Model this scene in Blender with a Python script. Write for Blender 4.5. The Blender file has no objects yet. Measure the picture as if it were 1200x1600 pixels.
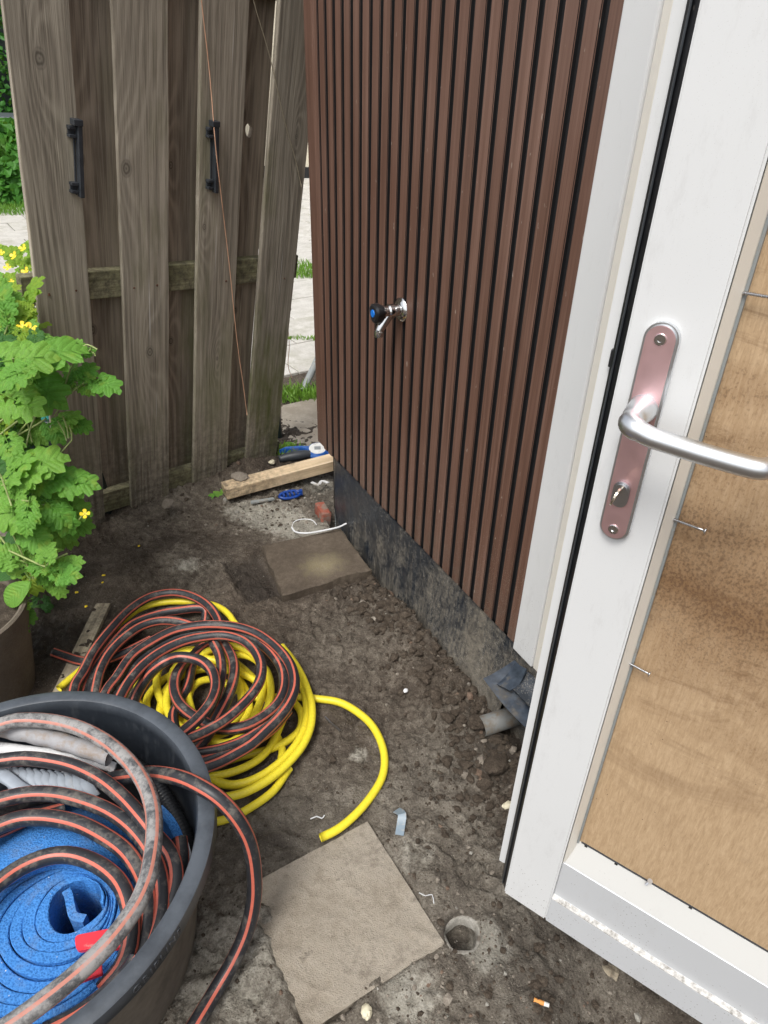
import bpy, bmesh, math, random
import numpy as np
from mathutils import Vector, Matrix, Quaternion
from mathutils.geometry import delaunay_2d_cdt

random.seed(7)
rng = np.random.RandomState(11)
sc = bpy.context.scene
COL = sc.collection

# ------------------------------------------------------------------ camera, sky, sun, exposure
H = 1.5
F = 1080.0
def _un(v):
    v = np.array(v, float)
    return v / np.linalg.norm(v)
_d = _un([552. - 600, 2466. - 800, F])
_up = -_d
_fw = np.array([0, 0, 1.]); _y = _un(_fw - _up * (_fw @ _up)); _x = np.cross(_y, _up)
R = np.array([_x, _y, _up])
CAM = np.array([0, 0, H])
cam_d = bpy.data.cameras.new('camera')
cam = bpy.data.objects.new('camera', cam_d); COL.objects.link(cam)
cam_d.sensor_fit = 'HORIZONTAL'; cam_d.sensor_width = 36; cam_d.lens = 36 * F / 1200
cam_d.clip_start = 0.02; cam_d.clip_end = 500
M = Matrix.Identity(4)
for i in range(3):
    M[i][0] = R[i, 0]; M[i][1] = -R[i, 1]; M[i][2] = -R[i, 2]; M[i][3] = CAM[i]
cam.matrix_world = M
sc.camera = cam

SUN_EL, SUN_AZ = 60.0, 243.0        # azimuth: direction the light comes from, degrees counter-clockwise from +x
w = bpy.data.worlds.new('World'); sc.world = w; w.use_nodes = True
nt = w.node_tree; nt.nodes.clear()
sky = nt.nodes.new('ShaderNodeTexSky'); sky.sky_type = 'NISHITA'; sky.sun_disc = False
sky.sun_elevation = math.radians(SUN_EL); sky.sun_rotation = math.radians(90 - SUN_AZ)
sky.air_density = 1.0; sky.dust_density = 4.0; sky.ozone_density = 1.0
hs = nt.nodes.new('ShaderNodeHueSaturation'); hs.inputs['Saturation'].default_value = 0.28
bg = nt.nodes.new('ShaderNodeBackground'); bg.inputs['Strength'].default_value = 0.135
wo = nt.nodes.new('ShaderNodeOutputWorld')
nt.links.new(sky.outputs[0], hs.inputs['Color']); nt.links.new(hs.outputs[0], bg.inputs['Color']); nt.links.new(bg.outputs[0], wo.inputs['Surface'])
sd = bpy.data.lights.new('sun', 'SUN'); sd.energy = 1.5; sd.angle = math.radians(20); sd.color = (1, .97, .92)
sun = bpy.data.objects.new('sun', sd); COL.objects.link(sun)
e, a = math.radians(SUN_EL), math.radians(SUN_AZ)
sun.rotation_euler = Vector((math.cos(e) * math.cos(a), math.cos(e) * math.sin(a), math.sin(e))).to_track_quat('Z', 'Y').to_euler()
sc.view_settings.view_transform = 'Standard'; sc.view_settings.look = 'None'
sc.view_settings.exposure = 0.58; sc.view_settings.gamma = 1; sc.view_settings.use_curve_mapping = False

# ------------------------------------------------------------------ geometry helpers
def ray(p):
    return R @ np.array([p[0] - 600., p[1] - 800., F])
def P(px, py, z=0.):
    """world point at height z seen at photo pixel px, py"""
    r = ray((px, py)); t = (z - H) / r[2]
    return Vector(r * t + CAM)
def on_plane(px, py, P0, n):
    r = ray((px, py)); t = ((np.array(P0) - CAM) @ np.array(n)) / (r @ np.array(n))
    return Vector(CAM + r * t)

def frame_matrix(o, x, y, z):
    m = Matrix.Identity(4)
    for i in range(3):
        m[i][0] = x[i]; m[i][1] = y[i]; m[i][2] = z[i]; m[i][3] = o[i]
    return m

G0 = np.array([-.18085, 2.23647, 0.])                   # foot of the cladding wall corner
DW = _un([-.48435, .87487, 0]); WX = -DW; WY = np.array([.87487, .48435, 0.])
WALL = frame_matrix(G0, WX, WY, (0, 0, 1))
_a = math.radians(-34.5)
DX = np.array([math.cos(_a), math.sin(_a), 0]); DY = np.array([-math.sin(_a), math.cos(_a), 0])
DB = np.array([.2301, .6606, 0.])
DOOR = frame_matrix(DB, DX, DY, (0, 0, 1))
FU = -_un(ray((269, 2357))); FR = _un(ray((1772, 268))); FR = _un(FR - FU * (FR @ FU)); FY = np.cross(FU, FR)
FG = np.array([-.491, 2.698, 0.])
FENCE = frame_matrix(FG, FR, FY, FU)

def WP(px, py, off=0.):
    return on_plane(px, py, G0 - WY * off, WY)

def tag(o, label=None, cat=None, group=None, kind=None):
    if label: o['label'] = label
    if cat: o['category'] = cat
    if group: o['group'] = group
    if kind: o['kind'] = kind
    return o
def thing(name, label, cat, m=None, group=None):
    o = bpy.data.objects.new(name, None); COL.objects.link(o); o.empty_display_size = .05
    if m is not None: o.matrix_world = m if isinstance(m, Matrix) else Matrix.Translation(m)
    tag(o, label, cat, group)
    return o
def obj(name, me, mats, parent=None, m=None, smooth=False):
    """me: bmesh, mesh or (verts, faces[, material indices]); coordinates are parent-local"""
    if isinstance(me, bmesh.types.BMesh):
        b = me; me = bpy.data.meshes.new(name); b.to_mesh(me); b.free()
    elif isinstance(me, tuple):
        t = me; me = bpy.data.meshes.new(name); me.from_pydata([tuple(v) for v in t[0]], [], t[1])
        if len(t) > 2: me.polygons.foreach_set('material_index', t[2])
    if mats is not None and not len(me.materials):
        for mm in (mats if isinstance(mats, (list, tuple)) else [mats]): me.materials.append(mm)
    if smooth is True: me.polygons.foreach_set('use_smooth', [True] * len(me.polygons))
    o = bpy.data.objects.new(name, me); COL.objects.link(o)
    if parent is not None: o.parent = parent
    if m is not None: o.matrix_local = m
    if smooth == 'auto':
        me.polygons.foreach_set('use_smooth', [True] * len(me.polygons))
        me.set_sharp_from_angle(angle=math.radians(35))
    return o
def recenter(o):
    """put a top-level mesh's origin at the base of its bounding box"""
    me = o.data; n = len(me.vertices); c = np.empty(n * 3); me.vertices.foreach_get('co', c); c = c.reshape(-1, 3)
    b = Vector(((c[:, 0].min() + c[:, 0].max()) / 2, (c[:, 1].min() + c[:, 1].max()) / 2, c[:, 2].min()))
    me.transform(Matrix.Translation(-b)); o.location = b
    return o

def box_bm(x0, x1, y0, y1, z0, z1, bev=0., bm=None, seg=2, m=None):
    own = bmesh.new()
    bmesh.ops.create_cube(own, size=1)
    for v in own.verts:
        v.co = Vector(((x0 + x1) / 2 + v.co.x * (x1 - x0), (y0 + y1) / 2 + v.co.y * (y1 - y0), (z0 + z1) / 2 + v.co.z * (z1 - z0)))
    if bev: bmesh.ops.bevel(own, geom=own.edges[:], offset=bev, segments=seg, affect='EDGES', profile=.5)
    if m is not None: bmesh.ops.transform(own, matrix=m, verts=own.verts)
    if bm is None: return own
    t = bpy.data.meshes.new('t'); own.to_mesh(t); own.free(); bm.from_mesh(t); bpy.data.meshes.remove(t)
    return bm
def join_bm(bm, other):
    t = bpy.data.meshes.new('t'); other.to_mesh(t); other.free(); bm.from_mesh(t); bpy.data.meshes.remove(t); return bm
def cyl_bm(p0, p1, r0, r1=None, n=20, caps=True, bm=None):
    r1 = r0 if r1 is None else r1
    p0 = Vector(p0); p1 = Vector(p1); d = p1 - p0
    own = bmesh.new()
    bmesh.ops.create_cone(own, cap_ends=caps, segments=n, radius1=r0, radius2=r1, depth=d.length)
    m = Matrix.Translation((p0 + p1) / 2) @ d.to_track_quat('Z', 'Y').to_matrix().to_4x4()
    bmesh.ops.transform(own, matrix=m, verts=own.verts)
    return own if bm is None else join_bm(bm, own)
def lathe_bm(profile, n=48, close=False):
    bm = bmesh.new(); rings = []
    for r, z in profile:
        rings.append([bm.verts.new((r * math.cos(2 * math.pi * k / n), r * math.sin(2 * math.pi * k / n), z)) for k in range(n)] if r > 1e-6 else [bm.verts.new((0, 0, z))])
    for A, B in zip(rings[:-1], rings[1:]):
        for k in range(n):
            l = (k + 1) % n
            if len(A) == 1: bm.faces.new((A[0], B[k], B[l])[::-1])
            elif len(B) == 1: bm.faces.new((A[k], A[l], B[0]))
            else: bm.faces.new((A[k], A[l], B[l], B[k]))
    bmesh.ops.recalc_face_normals(bm, faces=bm.faces)
    return bm
def prism_bm(poly, y0, y1, bev=0.):
    """poly in local x,z extruded along y"""
    bm = bmesh.new()
    A = [bm.verts.new((x, y0, z)) for x, z in poly]; B = [bm.verts.new((x, y1, z)) for x, z in poly]
    bm.faces.new(A); bm.faces.new(B[::-1]); n = len(poly)
    for k in range(n): bm.faces.new((A[k], B[k], B[(k + 1) % n], A[(k + 1) % n]))
    bmesh.ops.recalc_face_normals(bm, faces=bm.faces)
    if bev: bmesh.ops.bevel(bm, geom=bm.edges[:], offset=bev, segments=2, affect='EDGES')
    return bm
def spline(pts, step=.008):
    P_ = [np.array(p, float) for p in pts]
    P_ = [2 * P_[0] - P_[1]] + P_ + [2 * P_[-1] - P_[-2]]
    out = []
    for i in range(1, len(P_) - 2):
        p0, p1, p2, p3 = P_[i - 1:i + 3]
        n = max(2, int(np.linalg.norm(p2 - p1) / step))
        for k in range(n):
            t = k / n
            out.append(.5 * ((2 * p1) + (p2 - p0) * t + (2 * p0 - 5 * p1 + 4 * p2 - p3) * t * t + (3 * p1 - p0 - 3 * p2 + p3) * t ** 3))
    out.append(P_[-2])
    return out
def tube(pts, r, seg=16, stripes=0, phase=0., twist=0., step=.01, sharp=False, rfun=None, squash=1., wob=0.):
    """(verts, faces, mats): stripes = number of coloured lines along the tube"""
    C_ = pts if sharp else spline(pts, step)
    C_ = [np.array(c, float) for c in C_]
    n = len(C_); V = []; Fc = []; Mi = []
    T = [_un(C_[min(i + 1, n - 1)] - C_[max(i - 1, 0)] + 1e-9) for i in range(n)]
    N = np.array([0, 0, 1.]) if abs(T[0][2]) < .9 else np.array([1., 0, 0])
    for i in range(n):
        N = _un(N - T[i] * (N @ T[i]))
        B = np.cross(T[i], N); L = phase + twist * i / n
        ri = r * (rfun(i / max(1, n - 1)) if rfun else 1) * (1 + wob * (.6 * math.sin(i * .11 + len(C_)) + .4 * math.sin(i * .043 + 1.3 * len(C_))))
        L += wob * 4 * math.sin(i * .035 + len(C_))
        for k in range(seg):
            a_ = 2 * math.pi * k / seg + L
            V.append(C_[i] + ri * (squash * math.cos(a_) * N + math.sin(a_) * B))
    for i in range(n - 1):
        for k in range(seg):
            l = (k + 1) % seg
            Fc.append((i * seg + k, i * seg + l, (i + 1) * seg + l, (i + 1) * seg + k))
            Mi.append(1 if stripes and (k % (seg // stripes)) < max(1, round(seg * .06)) else 0)
    for e_, (i, s) in enumerate(((0, -1), (n - 1, 1))):    # ring and dark bore at each end
        b0 = len(V); c = C_[i]
        for k in range(seg): V.append(c + (V[i * seg + k] - c) * .72)
        for k in range(seg): V.append(c + (V[i * seg + k] - c) * .7 - T[i] * s * r * .9)
        V.append(c - T[i] * s * r * .9)
        for k in range(seg):
            l = (k + 1) % seg
            q = (i * seg + k, i * seg + l, b0 + l, b0 + k); Fc.append(q if s < 0 else q[::-1]); Mi.append(0)
            q = (b0 + k, b0 + l, b0 + seg + l, b0 + seg + k); Fc.append(q if s < 0 else q[::-1]); Mi.append(2 if stripes else 0)
            q = (b0 + seg + k, b0 + seg + l, b0 + 2 * seg); Fc.append(q if s < 0 else q[::-1]); Mi.append(2 if stripes else 0)
    return V, Fc, Mi
def merge(parts):
    V = []; Fc = []; Mi = []
    for v, f, m in parts:
        o = len(V); V += list(v); Fc += [tuple(i + o for i in q) for q in f]; Mi += m
    return V, Fc, Mi

# ------------------------------------------------------------------ numpy noise
class VN:
    def __init__(s, seed): s.g = np.random.RandomState(seed).rand(256, 256)
    def __call__(s, x, y):
        xi = np.floor(x).astype(int); yi = np.floor(y).astype(int); fx = x - xi; fy = y - yi
        fx = fx * fx * (3 - 2 * fx); fy = fy * fy * (3 - 2 * fy)
        g = s.g; a_ = g[xi & 255, yi & 255]; b = g[(xi + 1) & 255, yi & 255]; c = g[xi & 255, (yi + 1) & 255]; d = g[(xi + 1) & 255, (yi + 1) & 255]
        return (a_ * (1 - fx) + b * fx) * (1 - fy) + (c * (1 - fx) + d * fx) * fy
def fbm(x, y, sc_, octv=4, seed=1, gain=.5):
    r_ = np.zeros_like(x); am = 1.; tot = 0
    for o in range(octv):
        ca, sa = math.cos(o * 1.3 + .4), math.sin(o * 1.3 + .4)
        r_ += am * VN(seed + o)((x * ca - y * sa) / sc_ + 37.1, (x * sa + y * ca) / sc_ + 11.7); tot += am; am *= gain; sc_ /= 2.03
    return r_ / tot
def sstep(a_, b, x):
    t = np.clip((x - a_) / (b - a_), 0, 1); return t * t * (3 - 2 * t)

# ------------------------------------------------------------------ materials
class NG:
    def __init__(s, name, rough=.6, metal=0., spec=.5):
        s.m = bpy.data.materials.new(name); s.m.use_nodes = True; s.t = s.m.node_tree
        s.b = s.t.nodes['Principled BSDF']; s.b.inputs['Roughness'].default_value = rough
        s.b.inputs['Metallic'].default_value = metal; s.b.inputs['Specular IOR Level'].default_value = spec
        s.tc = s.t.nodes.new('ShaderNodeTexCoord'); s.obj = s.tc.outputs['Object']
        s.geo = s.t.nodes.new('ShaderNodeNewGeometry'); s.pos = s.geo.outputs['Position']
    def n(s, t, **k):
        x = s.t.nodes.new(t)
        for a_, b in k.items(): setattr(x, a_, b)
        return x
    def L(s, a_, b): s.t.links.new(a_, b)
    def put(s, inp, v):
        if hasattr(v, 'is_linked') or isinstance(v, bpy.types.NodeSocket): s.L(v, inp)
        elif isinstance(v, (tuple, list)) and len(v) == 3 and inp.type == 'RGBA': inp.default_value = (*v, 1)
        else: inp.default_value = v
    def math(s, op, a_, b=0., c=0., clamp=False):
        x = s.n('ShaderNodeMath', operation=op, use_clamp=clamp); s.put(x.inputs[0], a_); s.put(x.inputs[1], b); s.put(x.inputs[2], c); return x.outputs[0]
    def mapping(s, vec, scale=(1, 1, 1), loc=(0, 0, 0)):
        x = s.n('ShaderNodeMapping'); s.L(vec, x.inputs[0]); x.inputs['Scale'].default_value = scale; s.put(x.inputs['Location'], loc); return x.outputs[0]
    def rnd(s, k=10.):
        o = s.n('ShaderNodeObjectInfo'); c = s.n('ShaderNodeCombineXYZ'); v = s.math('MULTIPLY', o.outputs['Random'], k)
        for i in range(3): s.L(v, c.inputs[i])
        return c.outputs[0], o.outputs['Random']
    def noise(s, vec, scale=5., detail=4., rough=.55, dist=0., out=0):
        x = s.n('ShaderNodeTexNoise'); s.L(vec, x.inputs['Vector']); x.inputs['Scale'].default_value = scale
        x.inputs['Detail'].default_value = detail; x.inputs['Roughness'].default_value = rough; x.inputs['Distortion'].default_value = dist
        return x.outputs[out]
    def vor(s, vec, scale=5., feature='F1', out='Distance'):
        x = s.n('ShaderNodeTexVoronoi', feature=feature); s.L(vec, x.inputs['Vector']); x.inputs['Scale'].default_value = scale; return x.outputs[out]
    def ramp(s, f, stops, interp='LINEAR'):
        x = s.n('ShaderNodeValToRGB'); s.L(f, x.inputs[0]); cr = x.color_ramp; cr.interpolation = interp
        while len(cr.elements) < len(stops): cr.elements.new(.5)
        for el, (p, c) in zip(cr.elements, stops):
            el.position = p; el.color = (*c, 1) if isinstance(c, tuple) else (c, c, c, 1)
        return x.outputs[0]
    def mr(s, f, a_, b, c=0., d=1.):
        x = s.n('ShaderNodeMapRange', clamp=True); s.put(x.inputs[0], f)
        for i, v in enumerate((a_, b, c, d)): s.put(x.inputs[i + 1], v)
        return x.outputs[0]
    def mix(s, f, a_, b, mode='MIX'):
        x = s.n('ShaderNodeMix', data_type='RGBA', blend_type=mode); s.put(x.inputs['Factor'], f); s.put(x.inputs[6], a_); s.put(x.inputs[7], b); return x.outputs[2]
    def sep(s, v):
        x = s.n('ShaderNodeSeparateXYZ'); s.L(v, x.inputs[0]); return x.outputs
    def attr(s, name):
        x = s.n('ShaderNodeAttribute', attribute_name=name); return x.outputs['Fac']
    def color(s, c): s.put(s.b.inputs['Base Color'], c)
    def rough(s, c): s.put(s.b.inputs['Roughness'], c)
    def bump(s, h, strength=.3, dist=.002):
        x = s.n('ShaderNodeBump'); x.inputs['Strength'].default_value = strength; x.inputs['Distance'].default_value = dist
        s.L(h, x.inputs['Height']); s.L(x.outputs[0], s.b.inputs['Normal'])

def mat_plain(name, c, rough=.5, metal=0., var=.12, nscale=30., bump=0., spec=.5, dirt=None, dirt_amt=.0, dscale=12.):
    g = NG(name, rough, metal, spec)
    r_, _ = g.rnd(); v = g.mapping(g.obj, loc=r_)
    n = g.noise(v, nscale, 5, .6)
    dark = tuple(x * (1 - var) for x in c); lite = tuple(min(1, x * (1 + var)) for x in c)
    col = g.ramp(n, [(.3, dark), (.7, lite)])
    if dirt is not None:
        d = g.mr(g.noise(v, dscale, 6, .7), .62 - dirt_amt * .5, .72 - dirt_amt * .3)
        col = g.mix(d, col, dirt); g.rough(g.mr(d, 0, 1, rough, .9))
    g.color(col)
    if bump: g.bump(n, bump, .002)
    return g.m

def mat_wood(name, base, dark, knots=(), algae=0., ring=55., grey=None, rough=.85, fine=1.):
    """weathered board; local x across, z along the grain; knots = (x, z, radius)"""
    g = NG(name, rough, spec=.25)
    rv, rr = g.rnd(7.)
    o = g.obj
    s0 = g.sep(o)
    lo = g.noise(g.mapping(o, (3.5, 3, .55), rv), 1, 3, .5)
    f = g.math('ADD', g.math('MULTIPLY', s0[0], 12.), g.math('ADD', g.math('MULTIPLY', lo, 1.1), g.math('MULTIPLY', g.noise(g.mapping(o, (14, 12, 2.4), rv), 1, 4, .6), .35)))
    kd = None
    for kx, kz, kr in knots:
        dx_ = g.math('DIVIDE', g.math('SUBTRACT', s0[0], kx), kr); dz = g.math('DIVIDE', g.math('SUBTRACT', s0[2], kz), kr * 1.45)
        d2 = g.math('ADD', g.math('MULTIPLY', dx_, dx_), g.math('MULTIPLY', dz, dz))
        d = g.math('SQRT', d2)
        # rings flow round the knot
        bumpf = g.math('DIVIDE', 1.15, g.math('ADD', 1., g.math('MULTIPLY', g.math('ADD', g.math('MULTIPLY', dx_, dx_), g.math('MULTIPLY', g.math('MULTIPLY', dz, dz), .16)), .35)))
        f = g.math('ADD', f, bumpf)
        m_ = g.mr(d, .42, .62, 1, 0)
        kd = (m_, d) if kd is None else (g.math('MAXIMUM', kd[0], m_), g.math('MINIMUM', kd[1], d))
    rings = g.math('SINE', g.math('MULTIPLY', f, ring))
    rings = g.mr(rings, -1, 1)
    rings = g.math('MULTIPLY', g.math('POWER', rings, 2.2), g.mr(g.noise(g.mapping(o, (18, 18, 1.5), rv), 1, 3), .3, .7, .35, 1.25))
    fineg = g.noise(g.mapping(o, (240, 200, 5), rv), 1, 5, .7)
    fine2 = g.noise(g.mapping(o, (70, 60, 1.6), rv), 1, 4, .6)
    blot = g.noise(g.mapping(o, (7, 7, 2.2), rv), 1, 5, .6)
    t = g.math('ADD', g.math('MULTIPLY', rings, .13), g.math('ADD', g.math('MULTIPLY', fineg, .42 * fine), g.math('MULTIPLY', fine2, .52)))
    col = g.ramp(t, [(.36, tuple(x * .8 for x in dark)), (.52, tuple((x + y) * .5 for x, y in zip(dark, base))), (.74, base)])
    gy = grey or tuple(x * 1.35 + .02 for x in base)
    col = g.mix(g.mr(blot, .42, .75, 0, .55), col, g.mix(.5, col, gy))
    col = g.mix(g.mr(g.noise(g.mapping(o, (12, 12, 1.2), rv), 1, 6, .7), .52, .7, 0, .5), col, tuple(x * .55 for x in dark))
    # light drips and scratches
    sc_ = g.noise(g.mapping(o, (190, 100, 2.5), rv), 1, 2, .4)
    col = g.mix(g.math('MULTIPLY', g.mr(sc_, .72, .78), .35), col, tuple(min(1, x * 1.9) for x in gy))
    if algae:
        al = g.noise(g.mapping(o, (9, 9, 2.0), rv), 1, 5, .65)
        low = g.mr(s0[2], 0., 1.1, .14, 0)
        col = g.mix(g.math('MULTIPLY', g.mr(g.math('ADD', al, low), .55, .78), algae), col, (.135, .145, .055))
    # splashed soil near the foot
    sp = g.math('MULTIPLY', g.mr(s0[2], .02, .42, 1, 0), g.mr(g.noise(o, 38, 6, .75), .38, .62))
    col = g.mix(g.math('MULTIPLY', sp, .8), col, (.062, .052, .042))
    if kd is not None:
        kr_ = g.mr(g.math('ADD', g.math('SINE', g.math('ADD', g.math('MULTIPLY', kd[1], 22), g.math('MULTIPLY', fine2, 9))), g.math('MULTIPLY', g.math('SUBTRACT', blot, .5), 2)), -1.2, 1.2)
        kc = g.mix(kr_, tuple(x * .5 for x in dark), tuple(x * .62 for x in base))
        col = g.mix(g.math('MULTIPLY', kd[0], .85), col, kc)
    g.color(col)
    g.bump(g.math('ADD', t, g.math('MULTIPLY', fineg, .5)), .9, .002)
    return g.m

def mat_hose(name, c, dust, amt):
    g = NG(name, .42, spec=.45)
    n = g.noise(g.obj, 26, 6, .7); n2 = g.noise(g.obj, 170, 3, .6)
    col = g.mix(g.mr(n2, .35, .65, 0, .3), c, tuple(x * .6 for x in c))
    d = g.mr(g.math('ADD', g.math('MULTIPLY', n, .75), g.math('MULTIPLY', n2, .25)), .66 - amt, .8 - amt)
    sp = g.mr(g.vor(g.obj, 130), .14, .09)
    sp = g.math('MULTIPLY', sp, g.mr(g.noise(g.obj, 18, 2), .48, .6))
    d = g.math('MAXIMUM', g.math('MULTIPLY', d, .75), g.math('MULTIPLY', sp, .6))
    g.color(g.mix(d, col, dust)); g.rough(g.mr(d, 0, 1, .42, .9)); g.bump(n2, .15, .001)
    return g.m

M_ = {}
# soil
g = NG('soil', .92, spec=.3)
dry = g.attr('dry'); lite = g.attr('lite'); wet = g.attr('wet')
n1 = g.noise(g.pos, 9, 8, .65); n2 = g.noise(g.pos, 45, 7, .7); n3 = g.noise(g.pos, 260, 4, .7)
mixn = g.math('ADD', g.math('MULTIPLY', n1, .35), g.math('ADD', g.math('MULTIPLY', n2, .35), g.math('MULTIPLY', n3, .3)))
cw = g.ramp(mixn, [(.38, (.042, .032, .024)), (.5, (.096, .076, .058)), (.64, (.20, .165, .13))])
cd = g.ramp(mixn, [(.38, (.075, .062, .050)), (.5, (.165, .143, .115)), (.62, (.32, .29, .24))])
cl = g.ramp(mixn, [(.34, (.17, .155, .13)), (.5, (.33, .31, .26)), (.64, (.52, .49, .43))])
col = g.mix(g.mr(g.math('ADD', dry, g.math('MULTIPLY', n2, .5)), .45, .95), cw, cd)
col = g.mix(g.mr(g.math('ADD', lite, g.math('MULTIPLY', n2, .9)), .75, 1.05), col, cl)
col = g.mix(g.mr(wet, 0, 1, 0, .72), col, (.03, .024, .02))
grit = g.math('MULTIPLY', g.mr(g.vor(g.pos, 210), .23, .16), g.mr(g.noise(g.pos, 60, 3), .54, .6))
col = g.mix(g.math('MULTIPLY', grit, .7), col, (.40, .37, .31))
g.color(col); g.rough(g.mr(wet, 0, 1, .93, .6))
vb = g.noise(g.pos, 120, 6, .8); g.bump(g.math('ADD', g.math('ADD', g.math('MULTIPLY', n3, .6), n2), g.math('MULTIPLY', g.vor(g.pos, 150), -.35)), 1., .009)
M_['soil'] = g.m
# loose clods: same earth
g = NG('soil_clods', .93, spec=.25)
n2 = g.noise(g.pos, 50, 7, .7); n3 = g.noise(g.pos, 300, 4, .7)
g.color(g.ramp(g.math('ADD', g.math('MULTIPLY', n2, .5), g.math('MULTIPLY', n3, .5)), [(.38, (.036, .027, .020)), (.52, (.082, .064, .048)), (.68, (.17, .138, .105))]))
g.bump(g.math('ADD', n2, n3), .9, .005); M_['clod'] = g.m

def mat_concrete(name, a_, b, c, blotch=None, bscale=6., wetc=None, rough=.85, ridges=0.):
    g = NG(name, rough, spec=.3); rv, rr = g.rnd(9.)
    v = g.mapping(g.obj, loc=rv)
    n = g.noise(v, 8, 8, .65); n2 = g.noise(v, 90, 5, .7); n3 = g.noise(v, 420, 3, .6)
    t = g.math('ADD', g.math('MULTIPLY', n, .4), g.math('ADD', g.math('MULTIPLY', n2, .3), g.math('MULTIPLY', n3, .3)))
    col = g.ramp(t, [(.36, a_), (.5, b), (.64, c)])
    if blotch: col = g.mix(g.mr(g.noise(v, bscale, 6, .7), .5, .62), col, blotch)
    g.color(col); g.bump(g.math('ADD', n2, n3), .5, .003)
    return g.m
M_['paver_far'] = mat_concrete('pale_concrete_slab', (.36, .345, .31), (.5, .48, .44), (.62, .6, .56), (.4, .385, .33), 5)
M_['paver_dark'] = mat_concrete('damp_brown_concrete', (.055, .042, .03), (.10, .078, .056), (.16, .13, .095), (.075, .056, .04), 7)
M_['paver_mud'] = mat_concrete('muddy_grey_concrete', (.21, .18, .145), (.31, .275, .225), (.40, .36, .30), (.25, .215, .17), 5)
M_['stone'] = mat_concrete('stone', (.13, .11, .09), (.22, .19, .155), (.36, .33, .28))
M_['stone_brown'] = mat_concrete('brown_stone', (.09, .06, .045), (.16, .11, .08), (.26, .2, .15))
M_['brick'] = mat_concrete('red_brick', (.16, .04, .025), (.27, .07, .045), (.33, .12, .08), (.2, .17, .14), 14)
M_['pot'] = mat_concrete('brown_grey_pot', (.10, .08, .06), (.15, .125, .095), (.2, .17, .13))
M_['mortar'] = mat_concrete('pale_mortar', (.19, .18, .155), (.30, .285, .25), (.44, .42, .38), (.13, .11, .09), 22)

# cladding slats
g = NG('brown_ribbed_cladding', .5, spec=.4)
rv, rr = g.rnd(5.)
v = g.mapping(g.obj, (220, 200, 3), rv); n = g.noise(v, 1, 5, .7)
v2 = g.mapping(g.obj, (45, 45, .9), rv); n2 = g.noise(v2, 1, 4, .6)
col = g.ramp(g.math('ADD', g.math('MULTIPLY', n, .55), g.math('MULTIPLY', n2, .45)), [(.36, (.080, .041, .028)), (.5, (.138, .073, .051)), (.64, (.215, .126, .094))])
col = g.mix(g.mr(rr, 0, 1, 0, .22), col, (.10, .048, .032))
pz = g.sep(g.pos)[2]
sc_ = g.noise(g.mapping(g.pos, (3, 3, 1.5)), 1, 3, .6)
scuff = g.mr(g.math('ADD', sc_, g.mr(pz, .9, 1.7, 0, .12)), .52, .74, 0, .22)
col = g.mix(scuff, col, (.27, .175, .14))
dust = g.mr(g.vor(g.pos, 300), .22, .12)
low = g.mr(pz, .27, .62, .62, .0)
dm = g.mr(g.math('ADD', g.noise(g.pos, 70, 3, .6), low), .68, .78)
col = g.mix(g.math('MULTIPLY', g.math('MULTIPLY', dust, dm), .75), col, (.50, .45, .38))
col = g.mix(g.math('MULTIPLY', g.mr(pz, .26, .42, .5, 0), g.mr(g.noise(g.pos, 40, 5, .7), .4, .6)), col, (.12, .10, .08))
splash = g.mr(g.noise(g.mapping(g.pos, (90, 90, 34)), 1, 3, .5), .71, .76)
col = g.mix(g.math('MULTIPLY', splash, .45), col, (.55, .5, .43))
g.color(col); g.rough(g.mr(n, .3, .7, .42, .6)); g.bump(n, .35, .0012)
M_['slat'] = g.m
M_['black'] = mat_plain('black_groove', (.008, .008, .009), .6, var=.2)
M_['black_gloss'] = mat_plain('black_rubber', (.012, .013, .015), .38, var=.3, dirt=(.09, .08, .07), dirt_amt=.0, dscale=160)
# damp-proof membrane with mud
g = NG('muddy_membrane', .35, spec=.6)
s0 = g.sep(g.obj)
n = g.noise(g.mapping(g.obj, (9, 9, 5)), 1, 6, .7); n2 = g.noise(g.obj, 60, 6, .75); n3 = g.noise(g.mapping(g.obj, (120, 60, 12)), 1, 4, .7)
base = g.ramp(n2, [(.3, (.010, .014, .020)), (.7, (.028, .036, .048))])
am = g.math('ADD', g.math('ADD', g.math('MULTIPLY', n, .45), g.math('MULTIPLY', g.math('ADD', n2, n3), .3)), g.mr(s0[0], 0., .95, -.08, .10))
am = g.math('ADD', am, g.mr(s0[2], 0, .27, .06, -.04))
mud = g.mr(am, .5, .66)
mudc = g.ramp(n2, [(.3, (.07, .06, .047)), (.7, (.20, .178, .142))])
grit = g.math('MULTIPLY', g.mr(g.vor(g.obj, 230), .34, .14), g.mr(g.noise(g.mapping(g.obj, (40, 40, 9)), 1, 4), .38, .56))
col = g.mix(mud, base, mudc); col = g.mix(g.math('MULTIPLY', grit, .65), col, (.34, .32, .28))
g.color(col); g.rough(g.mr(mud, 0, 1, .33, .9)); g.bump(g.math('ADD', n2, mud), .35, .003)
M_['membrane'] = g.m
g = NG('blue_grey_flashing', .3, spec=.6)
n = g.noise(g.pos, 14, 5, .7)
g.color(g.mix(g.mr(n, .58, .74), g.ramp(g.noise(g.pos, 60, 4), [(.3, (.016, .022, .032)), (.7, (.045, .060, .082))]), (.12, .108, .09)))
g.rough(g.mr(n, .52, .66, .28, .9)); M_['flashing'] = g.m

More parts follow.
